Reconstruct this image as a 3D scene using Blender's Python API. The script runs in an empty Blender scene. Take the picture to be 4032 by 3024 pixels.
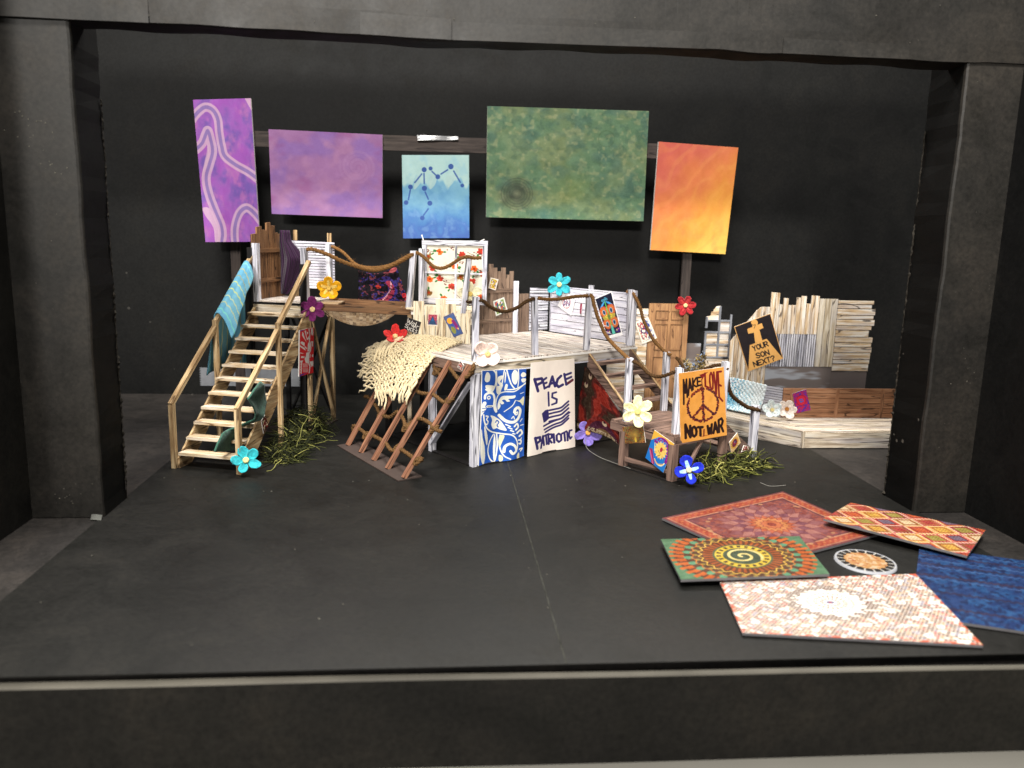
import bpy, bmesh, math, random
import numpy as np
from mathutils import Vector, Matrix

# ------------------------------------------------------------------ camera, light, exposure
S = 0.01                                   # everything below is written in centimetres
sc = bpy.context.scene
COL = sc.collection
random.seed(7)

CAM_F, CAM_PITCH, CAM_YAW, CAM_ROLL = 3143.2 / 4032.0, 0.1829, -0.0914, -0.0252
CAM_POS = Vector((-5.15, -46.57, 16.82))
_R = (Matrix.Rotation(CAM_YAW, 3, 'Z') @ Matrix.Rotation(-CAM_PITCH, 3, 'X') @ Matrix.Rotation(CAM_ROLL, 3, 'Y'))
_r, _f, _u = _R.col[0], _R.col[1], _R.col[2]
cd = bpy.data.cameras.new('camera')
cam = bpy.data.objects.new('camera', cd)
COL.objects.link(cam)
cam.matrix_world = Matrix(((_r.x, _u.x, -_f.x, CAM_POS.x * S), (_r.y, _u.y, -_f.y, CAM_POS.y * S),
                           (_r.z, _u.z, -_f.z, CAM_POS.z * S), (0, 0, 0, 1)))
cd.sensor_width = 36.0
cd.lens = CAM_F * 36.0
cd.clip_start, cd.clip_end = 0.01, 60.0
cd.dof.use_dof = True
cd.dof.focus_distance = 0.60
cd.dof.aperture_fstop = 11.0
sc.camera = cam

w = bpy.data.worlds.new('World'); sc.world = w; w.use_nodes = True
w.node_tree.nodes['Background'].inputs[0].default_value = (0.95, 0.97, 1.0, 1)
w.node_tree.nodes['Background'].inputs[1].default_value = 0.18

def lamp(name, typ, loc, target, power, size=(60, 60), color=(1, .96, .9), **kw):
    d = bpy.data.lights.new(name, typ); d.energy = power; d.color = color
    if typ == 'AREA':
        d.shape = 'RECTANGLE'; d.size, d.size_y = size[0] * S, size[1] * S
    for k, v in kw.items(): setattr(d, k, v)
    o = bpy.data.objects.new(name, d); COL.objects.link(o)
    o.location = Vector(loc) * S
    o.rotation_euler = (Vector(target) - Vector(loc)).to_track_quat('-Z', 'Y').to_euler()
    return o

lamp('ceiling_lamp_front', 'AREA', (-34, -100, 168), (0, 5, 5), 82, (70, 40))
lamp('ceiling_lamp_stage', 'AREA', (20, 24, 185), (0, 20, 0), 42, (120, 34))
lamp('ceiling_lamp_rear', 'AREA', (15, 150, 190), (5, -10, 0), 54, (150, 40))
lamp('header_fill_spot', 'SPOT', (-50, -260, 86), (-6, 0, 37.6), 300, spot_size=math.radians(20), spot_blend=0.9, shadow_soft_size=0.10)  # added spot, cone shaped to brighten only the header and upper back wall

sc.view_settings.view_transform = 'Standard'
sc.view_settings.look = 'None'
sc.view_settings.exposure = 0.0
sc.view_settings.gamma = 1.0
sc.view_settings.use_curve_mapping = False
sc.cycles.use_denoising = True
sc.cycles.max_bounces = 6

# ------------------------------------------------------------------ object helpers
def V(*a): return Vector(a)
def lerp(a, b, t): return a + (b - a) * t

def props(o, label=None, cat=None, group=None, kind=None):
    if label: o['label'] = label
    if cat: o['category'] = cat
    if group: o['group'] = group
    if kind: o['kind'] = kind
    return o

def thing(name, loc, label, cat, group=None):
    o = bpy.data.objects.new(name, None); COL.objects.link(o)
    o.empty_display_size = 0.01
    o.location = Vector(loc) * S
    o['org'] = list(loc)
    return props(o, label, cat, group)

def origin(p):
    return Vector(p['org']) if p is not None and 'org' in p.keys() else Vector((0, 0, 0))

def mesh(name, verts, faces, mats, parent=None, uvs=None, midx=None, smooth=False, base=None, **pr):
    """verts in world centimetres; uvs one (u, v) per face corner"""
    if parent is not None: org = origin(parent)
    elif base is not None: org = Vector(base)
    else:
        n = len(verts); org = Vector((sum(v[0] for v in verts) / n, sum(v[1] for v in verts) / n, min(v[2] for v in verts)))
    me = bpy.data.meshes.new(name)
    me.from_pydata([((v[0] - org.x) * S, (v[1] - org.y) * S, (v[2] - org.z) * S) for v in verts], [], faces)
    if not isinstance(mats, (list, tuple)): mats = [mats]
    for m in mats: me.materials.append(m)
    if midx is not None: me.polygons.foreach_set('material_index', midx)
    if uvs is not None:
        l = me.uv_layers.new(name='UVMap')
        l.data.foreach_set('uv', np.asarray(uvs, dtype=np.float32).ravel())
    if smooth: me.polygons.foreach_set('use_smooth', [True] * len(me.polygons))
    me.update()
    o = bpy.data.objects.new(name, me); COL.objects.link(o)
    if parent is not None: o.parent = parent
    else: o.location = org * S
    o['org'] = list(org)
    props(o, **pr)
    return o

BOXF = [(0, 1, 2, 3), (7, 6, 5, 4), (0, 4, 5, 1), (1, 5, 6, 2), (2, 6, 7, 3), (3, 7, 4, 0)]
def hexa(name, lo, hi, mat, parent, mats=None, midx=None, **pr):
    """lo, hi: two facing quads of four points each; grain runs from lo to hi"""
    vs = [Vector(p) for p in list(lo) + list(hi)]
    L = (vs[4] - vs[0]).length; a = (vs[1] - vs[0]).length; b = (vs[2] - vs[1]).length
    uv = []
    r = random.random() * 40
    cap = lambda k: [(r, 0), (r, a), (r + .25 * b, a), (r + .25 * b, 0)]
    def side(w, k): return [(0, k), (L, k), (L, k + w), (0, k + w)]
    uv += cap(0) + cap(1) + side(a, 3.1) + side(b, 7.7) + side(a, 13.3) + side(b, 17.9)
    return mesh(name, vs, BOXF, mats or mat, parent, uv, midx, **pr)

def frame_axes(p0, p1, up):
    d = (p1 - p0).normalized(); up = Vector(up)
    s = d.cross(up)
    if s.length < 1e-4: s = d.cross(Vector((1, 0, 0)))
    s.normalize(); n = s.cross(d).normalized()
    return d, s, n

def beam(name, p0, p1, w, h, mat, parent, up=(0, 0, 1), **pr):
    p0, p1 = Vector(p0), Vector(p1); d, s, n = frame_axes(p0, p1, up)
    q = [s * (-w / 2) + n * (-h / 2), s * (w / 2) + n * (-h / 2), s * (w / 2) + n * (h / 2), s * (-w / 2) + n * (h / 2)]
    return hexa(name, [p0 + k for k in q], [p1 + k for k in q], mat, parent, **pr)

def post(name, xy, z0, z1, w, mat, parent, lean=(0, 0), rot=0.0, d=None, **pr):
    d = d or w; c, s = math.cos(rot), math.sin(rot)
    q = [(-w / 2, -d / 2), (w / 2, -d / 2), (w / 2, d / 2), (-w / 2, d / 2)]
    q = [(a * c - b * s, a * s + b * c) for a, b in q]
    lo = [V(xy[0] + a, xy[1] + b, z0) for a, b in q]
    hi = [V(xy[0] + lean[0] + a * 1.03, xy[1] + lean[1] + b * 1.03, z1) for a, b in q]
    return hexa(name, lo, hi, mat, parent, **pr)

def plank(name, a, b, c, d, t, mat, parent, **pr):
    """flat piece: corners a-b at one end, d-c at the other (grain a->d); thickness t backwards along the normal"""
    a, b, c, d = map(Vector, (a, b, c, d))
    n = (b - a).cross(d - a).normalized() * t
    return hexa(name, [a, b, b + n, a + n], [d, c, c + n, d + n], mat, parent, **pr)

def board(name, q, t, front, edge, parent=None, nu=1, nv=1, warp=None, curl=0.0, **pr):
    """printed card: q = TL, TR, BR, BL as seen; thickness t behind; front carries the print"""
    TL, TR, BR, BL = map(Vector, q)
    n = (BL - TL).cross(TR - TL).normalized()           # towards the viewer
    vs, fs, uv, mi = [], [], [], []
    for side in (0, 1):
        for j in range(nv + 1):
            for i in range(nu + 1):
                u, v = i / nu, j / nv
                p = lerp(lerp(TL, TR, u), lerp(BL, BR, u), v)
                if warp: p = p + n * warp(u, v)
                vs.append(p - n * (t * side))
    st = (nu + 1) * (nv + 1); ix = lambda i, j, s=0: s * st + j * (nu + 1) + i
    for j in range(nv):
        for i in range(nu):
            fs.append((ix(i, j + 1), ix(i + 1, j + 1), ix(i + 1, j), ix(i, j))); mi.append(0)
            uv += [(i / nu, 1 - (j + 1) / nv), ((i + 1) / nu, 1 - (j + 1) / nv), ((i + 1) / nu, 1 - j / nv), (i / nu, 1 - j / nv)]
            fs.append((ix(i, j, 1), ix(i + 1, j, 1), ix(i + 1, j + 1, 1), ix(i, j + 1, 1))); mi.append(1); uv += [(.5, .5)] * 4
    ring = [(i, 0) for i in range(nu)] + [(nu, j) for j in range(nv)] + [(nu - i, nv) for i in range(nu)] + [(0, nv - j) for j in range(nv)]
    for k in range(len(ring)):
        a, b = ring[k], ring[(k + 1) % len(ring)]
        fs.append((ix(*a), ix(*b), ix(*b, 1), ix(*a, 1))); mi.append(1); uv += [(.5, .5)] * 4
    return mesh(name, vs, fs, [front, edge], parent, uv, mi, smooth=False, **pr)

def sheet(name, fn, nu, nv, mat, t=0.06, parent=None, smooth=True, keep=None, **pr):
    """cloth: fn(u, v) -> point, closed with a back side t away"""
    P = [[Vector(fn(i / nu, j / nv)) for i in range(nu + 1)] for j in range(nv + 1)]
    vs, fs, uv = [], [], []
    N = [[None] * (nu + 1) for _ in range(nv + 1)]
    for j in range(nv + 1):
        for i in range(nu + 1):
            a = P[j][min(i + 1, nu)] - P[j][max(i - 1, 0)]; b = P[min(j + 1, nv)][i] - P[max(j - 1, 0)][i]
            n = a.cross(b); N[j][i] = n.normalized() if n.length > 1e-9 else Vector((0, -1, 0))
    for s in (0, 1):
        for j in range(nv + 1):
            for i in range(nu + 1): vs.append(P[j][i] - N[j][i] * (t * s))
    st = (nu + 1) * (nv + 1); ix = lambda i, j, s=0: s * st + j * (nu + 1) + i
    def U(i, j): return (i / nu, 1 - j / nv)
    for j in range(nv):
        for i in range(nu):
            c = [(i, j + 1), (i + 1, j + 1), (i + 1, j), (i, j)]
            fs.append(tuple(ix(*k) for k in c)); uv += [U(*k) for k in c]
            c = c[::-1]
            fs.append(tuple(ix(*k, 1) for k in c)); uv += [U(*k) for k in c]
    ring = [(i, 0) for i in range(nu)] + [(nu, j) for j in range(nv)] + [(nu - i, nv) for i in range(nu)] + [(0, nv - j) for j in range(nv)]
    for k in range(len(ring)):
        a, b = ring[k], ring[(k + 1) % len(ring)]
        fs.append((ix(*a), ix(*b), ix(*b, 1), ix(*a, 1))); uv += [U(*a), U(*b), U(*b), U(*a)]
    return mesh(name, vs, fs, mat, parent, uv, smooth=smooth, **pr)

def prism(name, pts, n, t, mat, parent=None, **pr):
    """flat outline pts (3D, in order), thickness t along -n; UVs in cm"""
    pts = [Vector(p) for p in pts]; n = Vector(n).normalized(); k = len(pts)
    vs = pts + [p - n * t for p in pts]
    ux = Vector((0, 0, 1)).cross(n)
    ux = ux.normalized() if ux.length > 1e-3 else Vector((1, 0, 0))
    uy = n.cross(ux)
    fs = [tuple(range(k)), tuple(range(2 * k - 1, k - 1, -1))] + [(i, k + i, k + (i + 1) % k, (i + 1) % k) for i in range(k)]
    uv = []
    for f in fs:
        for i in f: uv.append((vs[i].dot(ux), vs[i].dot(uy) + vs[i].dot(n)))
    return mesh(name, vs, fs, mat, parent, uv, **pr)

def spline(pts, n=8):
    pts = [Vector(p) for p in pts]; out = []
    for i in range(len(pts) - 1):
        p0 = pts[max(i - 1, 0)]; p1, p2 = pts[i], pts[i + 1]; p3 = pts[min(i + 2, len(pts) - 1)]
        for k in range(n):
            t = k / n
            out.append(0.5 * ((2 * p1) + (p2 - p0) * t + (2 * p0 - 5 * p1 + 4 * p2 - p3) * t * t + (3 * p1 - p0 - 3 * p2 + p3) * t ** 3))
    out.append(pts[-1]); return out

def tube_data(pts, rad, sides=6, vs=None, fs=None, cap=True):
    vs = [] if vs is None else vs; fs = [] if fs is None else fs
    pts = [Vector(p) for p in pts]; b0 = len(vs); n = len(pts)
    ref = Vector((0.13, 0.21, 0.97)); s = None
    for i, p in enumerate(pts):
        d = (pts[min(i + 1, n - 1)] - pts[max(i - 1, 0)])
        d = d.normalized() if d.length > 1e-9 else Vector((0, 0, 1))
        s = d.cross(ref) if s is None else s - d * s.dot(d)
        if s.length < 1e-5: s = d.cross(Vector((1, 0, 0)))
        s.normalize(); t = d.cross(s)
        r = rad(i / (n - 1)) if callable(rad) else rad
        for k in range(sides):
            a = 2 * math.pi * k / sides
            vs.append(p + s * (math.cos(a) * r) + t * (math.sin(a) * r))
    for i in range(n - 1):
        for k in range(sides):
            a = b0 + i * sides + k; b = b0 + i * sides + (k + 1) % sides
            fs.append((a, b, b + sides, a + sides))
    if cap:
        fs.append(tuple(b0 + k for k in range(sides - 1, -1, -1))); fs.append(tuple(b0 + (n - 1) * sides + k for k in range(sides)))
    return vs, fs

def rope_data(pts, r, vs=None, fs=None, pitch=5.2, strands=3, fuzz=0):
    """twisted twine: helical strands round a smooth centre line"""
    c = spline(pts, 10); vs = [] if vs is None else vs; fs = [] if fs is None else fs
    # resample
    L = [0.0]
    for i in range(1, len(c)): L.append(L[-1] + (c[i] - c[i - 1]).length)
    n = max(8, int(L[-1] / (r * 1.1))); q = []; j = 0
    for i in range(n + 1):
        t = L[-1] * i / n
        while j < len(L) - 2 and L[j + 1] < t: j += 1
        q.append(c[j].lerp(c[j + 1], min(1, (t - L[j]) / max(1e-6, L[j + 1] - L[j]))))
    fr = []; s = None
    for i in range(n + 1):
        d = (q[min(i + 1, n)] - q[max(i - 1, 0)]).normalized()
        s = d.cross(Vector((.1, .3, .95))) if s is None else s - d * s.dot(d)
        s.normalize(); fr.append((s.copy(), d.cross(s)))
    for k in range(strands):
        pp = []
        for i in range(n + 1):
            a = 2 * math.pi * (L[-1] * i / n / (pitch * r) + k / strands)
            pp.append(q[i] + fr[i][0] * (math.cos(a) * r * .55) + fr[i][1] * (math.sin(a) * r * .55))
        tube_data(pp, r * .56, 5, vs, fs)
    rng = random.Random(int(L[-1] * 1000))
    for k in range(int(L[-1] * fuzz)):
        i = rng.randrange(0, n); p = q[i]
        e = p + Vector((rng.uniform(-1, 1), rng.uniform(-1, 1), rng.uniform(-1, 1))).normalized() * r * rng.uniform(1.6, 3.0)
        tube_data([p, (p + e) / 2 + Vector((0, 0, .02)), e], r * .05, 3, vs, fs)
    return vs, fs

# ------------------------------------------------------------------ node materials
def newmat(name, rough=0.6, spec=0.25):
    m = bpy.data.materials.new(name); m.use_nodes = True
    b = m.node_tree.nodes['Principled BSDF']
    b.inputs['Roughness'].default_value = rough
    b.inputs['Specular IOR Level'].default_value = spec
    return m, m.node_tree.nodes, m.node_tree.links, b

def nd(N, t, **kw):
    n = N.new(t)
    for k, v in kw.items():
        if k == 'ins':
            for a, b in v.items(): n.inputs[a].default_value = b
        else: setattr(n, k, v)
    return n

def rgb(*c):                                     # 0-255 screen colour -> linear
    return tuple(((x / 255) / 12.92 if x / 255 <= .04045 else (((x / 255) + .055) / 1.055) ** 2.4) for x in c) + (1,)

def ramp(N, stops, interp='LINEAR'):
    r = N.new('ShaderNodeValToRGB'); e = r.color_ramp.elements; r.color_ramp.interpolation = interp
    while len(e) < len(stops): e.new(0.5)
    for el, (p, c) in zip(e, stops): el.position = p; el.color = c
    return r

def bump(N, L, b, src, strength=.2, dist=.0004):
    n = nd(N, 'ShaderNodeBump', ins={'Strength': strength, 'Distance': dist})
    L.new(src, n.inputs['Height']); L.new(n.outputs[0], b.inputs['Normal']); return n

def uvrand(N, L, su, sv, coord='UV'):
    tc = nd(N, 'ShaderNodeTexCoord'); oi = nd(N, 'ShaderNodeObjectInfo')
    mp = nd(N, 'ShaderNodeMapping'); mp.inputs['Scale'].default_value = (su, sv, 1)
    cx = nd(N, 'ShaderNodeCombineXYZ')
    for i, k in enumerate((91.0, 57.0, 33.0)):
        mu = nd(N, 'ShaderNodeMath', operation='MULTIPLY'); mu.inputs[1].default_value = k
        L.new(oi.outputs['Random'], mu.inputs[0]); L.new(mu.outputs[0], cx.inputs[i])
    L.new(tc.outputs[coord], mp.inputs['Vector']); L.new(cx.outputs[0], mp.inputs['Location'])
    return mp, oi

def wood(name, c1, c2, c3, ink=(40, 34, 30), inkw=.022, lines=7.0, wash=(120, 122, 135), washamt=.35, rough=.62, tone=.12):
    """hand-inked card wood: marker streaks, thin wavy ink lines along the grain, a watery wash"""
    m, N, L, b = newmat(name, rough, .22)
    mp, oi = uvrand(N, L, .32, 3.6)
    n1 = nd(N, 'ShaderNodeTexNoise', ins={'Scale': 1.0, 'Detail': 5.0, 'Roughness': .62, 'Distortion': .25}); L.new(mp.outputs[0], n1.inputs['Vector'])
    r1 = ramp(N, [(.28, rgb(*c3)), (.45, rgb(*c2)), (.62, rgb(*c1)), (.8, rgb(*c1))]); L.new(n1.outputs['Fac'], r1.inputs['Fac'])
    mp3, _ = uvrand(N, L, .22, 1.1)
    n3 = nd(N, 'ShaderNodeTexNoise', ins={'Scale': 1.0, 'Detail': 3.0, 'Roughness': .55}); L.new(mp3.outputs[0], n3.inputs['Vector'])
    r3 = ramp(N, [(.45, (0, 0, 0, 1)), (.68, (washamt,) * 3 + (1,))]); L.new(n3.outputs['Fac'], r3.inputs['Fac'])
    mx = nd(N, 'ShaderNodeMix', data_type='RGBA'); L.new(r3.outputs[0], mx.inputs['Factor'])
    L.new(r1.outputs[0], mx.inputs['A']); mx.inputs['B'].default_value = rgb(*wash)
    # ink contour lines
    mp2, _ = uvrand(N, L, .16, lines * .32)
    n2 = nd(N, 'ShaderNodeTexNoise', ins={'Scale': 1.0, 'Detail': 1.5, 'Roughness': .5, 'Distortion': .15}); L.new(mp2.outputs[0], n2.inputs['Vector'])
    s2 = nd(N, 'ShaderNodeMath', operation='MULTIPLY'); s2.inputs[1].default_value = 4.0; L.new(n2.outputs['Fac'], s2.inputs[0])
    fr = nd(N, 'ShaderNodeMath', operation='FRACT'); L.new(s2.outputs[0], fr.inputs[0])
    sb = nd(N, 'ShaderNodeMath', operation='SUBTRACT'); sb.inputs[1].default_value = .5; L.new(fr.outputs[0], sb.inputs[0])
    ab = nd(N, 'ShaderNodeMath', operation='ABSOLUTE'); L.new(sb.outputs[0], ab.inputs[0])
    rl = ramp(N, [(0, (.85,) * 3 + (1,)), (inkw * 2, (.75,) * 3 + (1,)), (inkw * 4.2, (0, 0, 0, 1))]); L.new(ab.outputs[0], rl.inputs['Fac'])
    mk = nd(N, 'ShaderNodeMix', data_type='RGBA'); L.new(rl.outputs[0], mk.inputs['Factor']); L.new(mx.outputs['Result'], mk.inputs['A']); mk.inputs['B'].default_value = rgb(*ink)
    hv = nd(N, 'ShaderNodeHueSaturation'); L.new(mk.outputs['Result'], hv.inputs['Color'])
    mr = nd(N, 'ShaderNodeMapRange'); mr.inputs['To Min'].default_value = 1 - tone; mr.inputs['To Max'].default_value = 1 + tone
    L.new(oi.outputs['Random'], mr.inputs['Value']); L.new(mr.outputs[0], hv.inputs['Value'])
    L.new(hv.outputs[0], b.inputs['Base Color'])
    bump(N, L, b, n1.outputs['Fac'], .25, .0003)
    return m

def blackboard(name, base=(30, 30, 30), hi=(50, 48, 46), dust=.5, rough=.55, sc_=1.0, spec=.35):
    """matt black paper-faced foam board: mottling, scuffs, pale specks of paper dust"""
    m, N, L, b = newmat(name, rough, spec)
    tc = nd(N, 'ShaderNodeTexCoord')
    n1 = nd(N, 'ShaderNodeTexNoise', ins={'Scale': 9.0 * sc_, 'Detail': 6.0, 'Roughness': .6}); L.new(tc.outputs['Object'], n1.inputs['Vector'])
    r1 = ramp(N, [(.35, rgb(*base)), (.72, rgb(*hi))]); L.new(n1.outputs['Fac'], r1.inputs['Fac'])
    # broad rubbed patches, warm where the paper is worn, and fine scratches
    n4 = nd(N, 'ShaderNodeTexNoise', ins={'Scale': 26.0 * sc_, 'Detail': 7.0, 'Roughness': .72, 'Distortion': .6}); L.new(tc.outputs['Object'], n4.inputs['Vector'])
    t4 = ramp(N, [(.34, (.74, .76, .76, 1)), (.52, (1, 1, 1, 1)), (.72, (1.42, 1.34, 1.24, 1))]); L.new(n4.outputs['Fac'], t4.inputs['Fac'])
    mw = nd(N, 'ShaderNodeMix', data_type='RGBA', blend_type='MULTIPLY'); mw.inputs['Factor'].default_value = 1; L.new(r1.outputs[0], mw.inputs['A']); L.new(t4.outputs[0], mw.inputs['B'])
    ms = nd(N, 'ShaderNodeMapping'); ms.inputs['Scale'].default_value = (14, 120, 14); ms.inputs['Rotation'].default_value = (.3, .2, .5); L.new(tc.outputs['Object'], ms.inputs['Vector'])
    n5 = nd(N, 'ShaderNodeTexNoise', ins={'Scale': 1.0, 'Detail': 3.0, 'Roughness': .6}); L.new(ms.outputs[0], n5.inputs['Vector'])
    t5 = ramp(N, [(.66, (1, 1, 1, 1)), (.76, (1.5, 1.48, 1.42, 1))]); L.new(n5.outputs['Fac'], t5.inputs['Fac'])
    mw2 = nd(N, 'ShaderNodeMix', data_type='RGBA', blend_type='MULTIPLY'); mw2.inputs['Factor'].default_value = 1; L.new(mw.outputs['Result'], mw2.inputs['A']); L.new(t5.outputs[0], mw2.inputs['B'])
    # fine paper grain
    n2 = nd(N, 'ShaderNodeTexNoise', ins={'Scale': 420.0, 'Detail': 2.0, 'Roughness': .7}); L.new(tc.outputs['Object'], n2.inputs['Vector'])
    g = ramp(N, [(.3, (.68,) * 3 + (1,)), (.7, (1.3,) * 3 + (1,))]); L.new(n2.outputs['Fac'], g.inputs['Fac'])
    mg = nd(N, 'ShaderNodeMix', data_type='RGBA', blend_type='MULTIPLY'); mg.inputs['Factor'].default_value = 1
    L.new(mw2.outputs['Result'], mg.inputs['A']); L.new(g.outputs[0], mg.inputs['B'])
    # dust specks
    v = nd(N, 'ShaderNodeTexVoronoi', ins={'Scale': 95.0, 'Randomness': 1.0}); L.new(tc.outputs['Object'], v.inputs['Vector'])
    n3 = nd(N, 'ShaderNodeTexNoise', ins={'Scale': 7.0, 'Detail': 2.0}); L.new(tc.outputs['Object'], n3.inputs['Vector'])
    sep = nd(N, 'ShaderNodeSeparateColor'); L.new(v.outputs['Color'], sep.inputs[0])
    th = nd(N, 'ShaderNodeMath', operation='MULTIPLY'); L.new(sep.outputs[0], th.inputs[0]); L.new(n3.outputs['Fac'], th.inputs[1])
    sz = nd(N, 'ShaderNodeMapRange', ins={'From Min': .50, 'From Max': .75, 'To Min': 0.0, 'To Max': .16}); L.new(th.outputs[0], sz.inputs['Value'])
    lt = nd(N, 'ShaderNodeMath', operation='LESS_THAN'); L.new(v.outputs['Distance'], lt.inputs[0]); L.new(sz.outputs[0], lt.inputs[1])
    da = nd(N, 'ShaderNodeMath', operation='MULTIPLY'); L.new(lt.outputs[0], da.inputs[0]); da.inputs[1].default_value = dust
    md = nd(N, 'ShaderNodeMix', data_type='RGBA'); L.new(da.outputs[0], md.inputs['Factor']); L.new(mg.outputs['Result'], md.inputs['A']); md.inputs['B'].default_value = rgb(150, 145, 135)
    L.new(md.outputs['Result'], b.inputs['Base Color'])
    rr = ramp(N, [(.3, (rough - .1,) * 3 + (1,)), (.7, (rough + .12,) * 3 + (1,))]); L.new(n4.outputs['Fac'], rr.inputs['Fac']); L.new(rr.outputs[0], b.inputs['Roughness'])
    bump(N, L, b, n2.outputs['Fac'], .12, .0003)
    return m

def plain(name, c, rough=.6, spec=.2, var=.12, scale=60, bumpy=.15, sheen=0.0):
    m, N, L, b = newmat(name, rough, spec)
    tc = nd(N, 'ShaderNodeTexCoord')
    n1 = nd(N, 'ShaderNodeTexNoise', ins={'Scale': scale, 'Detail': 4.0, 'Roughness': .6}); L.new(tc.outputs['Object'], n1.inputs['Vector'])
    c = rgb(*c)
    r = ramp(N, [(.3, tuple(x * (1 - var) for x in c[:3]) + (1,)), (.7, tuple(min(1, x * (1 + var)) for x in c[:3]) + (1,))])
    L.new(n1.outputs['Fac'], r.inputs['Fac']); L.new(r.outputs[0], b.inputs['Base Color'])
    if sheen: b.inputs['Sheen Weight'].default_value = sheen
    n2 = nd(N, 'ShaderNodeTexNoise', ins={'Scale': scale * 9, 'Detail': 2.0}); L.new(tc.outputs['Object'], n2.inputs['Vector'])
    bump(N, L, b, n2.outputs['Fac'], bumpy, .0003)
    return m

def felt(name, c, c2=None):                      # fuzzy paper-mulberry / felt petals
    c2 = c2 or tuple(int(x * .72) for x in c)
    m, N, L, b = newmat(name, .85, .1)
    tc = nd(N, 'ShaderNodeTexCoord')
    n1 = nd(N, 'ShaderNodeTexNoise', ins={'Scale': 500.0, 'Detail': 4.0, 'Roughness': .7}); L.new(tc.outputs['Object'], n1.inputs['Vector'])
    r = ramp(N, [(.32, rgb(*c2)), (.62, rgb(*c))]); L.new(n1.outputs['Fac'], r.inputs['Fac']); L.new(r.outputs[0], b.inputs['Base Color'])
    b.inputs['Sheen Weight'].default_value = .15
    bump(N, L, b, n1.outputs['Fac'], .5, .0006)
    return m

def printed(name, arr, rough=.55, spec=.25, weave=0.0, wscale=(120, 120)):
    """flat print computed below (no file): array rows top to bottom, 0..1 screen colours"""
    h, w_ = arr.shape[:2]
    im = bpy.data.images.new(name, w_, h, alpha=False)
    a = np.ones((h, w_, 4), dtype=np.float32); a[..., :3] = np.clip(arr[::-1], 0, 1)
    im.pixels.foreach_set(a.ravel()); im.update(); im.pack()
    m, N, L, b = newmat(name, rough, spec)
    t = nd(N, 'ShaderNodeTexImage'); t.image = im; t.extension = 'EXTEND'
    tc = nd(N, 'ShaderNodeTexCoord'); L.new(tc.outputs['UV'], t.inputs['Vector'])
    L.new(t.outputs[0], b.inputs['Base Color'])
    if weave:
        mp = nd(N, 'ShaderNodeMapping'); mp.inputs['Scale'].default_value = (wscale[0], wscale[1], 1); L.new(tc.outputs['UV'], mp.inputs['Vector'])
        v = nd(N, 'ShaderNodeTexNoise', ins={'Scale': 1.0, 'Detail': 2.0}); L.new(mp.outputs[0], v.inputs['Vector'])
        bump(N, L, b, v.outputs['Fac'], weave, .0006)
    else:
        n = nd(N, 'ShaderNodeTexNoise', ins={'Scale': 900.0, 'Detail': 2.0}); L.new(tc.outputs['Object'], n.inputs['Vector'])
        bump(N, L, b, n.outputs['Fac'], .06, .0002)
    return m

# ------------------------------------------------------------------ flat prints, drawn stroke by stroke
def C(*c): return np.array(c, float) / 255.0
def vnoise(h, w_, sx, sy, seed, octv=4, rough=.55):
    r = np.random.RandomState(seed); out = np.zeros((h, w_)); amp = 1.0; tot = 0
    for o in range(octv):
        gx, gy = max(2, int(sx * 2 ** o) + 2), max(2, int(sy * 2 ** o) + 2)
        g = r.rand(gy + 1, gx + 1)
        x = np.linspace(0, gx - 1e-6, w_); y = np.linspace(0, gy - 1e-6, h)
        xi, yi = x.astype(int), y.astype(int); fx, fy = x - xi, y - yi
        fx = fx * fx * (3 - 2 * fx); fy = fy * fy * (3 - 2 * fy)
        a = g[yi][:, xi] * (1 - fx) + g[yi][:, xi + 1] * fx; b = g[yi + 1][:, xi] * (1 - fx) + g[yi + 1][:, xi + 1] * fx
        out += amp * (a * (1 - fy)[:, None] + b * fy[:, None]); tot += amp; amp *= rough
    return out / tot
def sm(a, b, x): t = np.clip((x - a) / (b - a), 0, 1); return t * t * (3 - 2 * t)
def cr(pts, n=8, closed=False):
    p = [np.array(q, float) for q in pts]
    if closed: p = [p[-1]] + p + [p[0], p[1]]
    else: p = [p[0]] + p + [p[-1]]
    o = []
    for i in range(1, len(p) - 2):
        for k in range(n):
            t = k / n
            o.append(.5 * (2 * p[i] + (p[i + 1] - p[i - 1]) * t + (2 * p[i - 1] - 5 * p[i] + 4 * p[i + 1] - p[i + 2]) * t * t + (3 * p[i] - p[i - 1] - 3 * p[i + 1] + p[i + 2]) * t ** 3))
    o.append(p[-2]); return o

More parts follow.
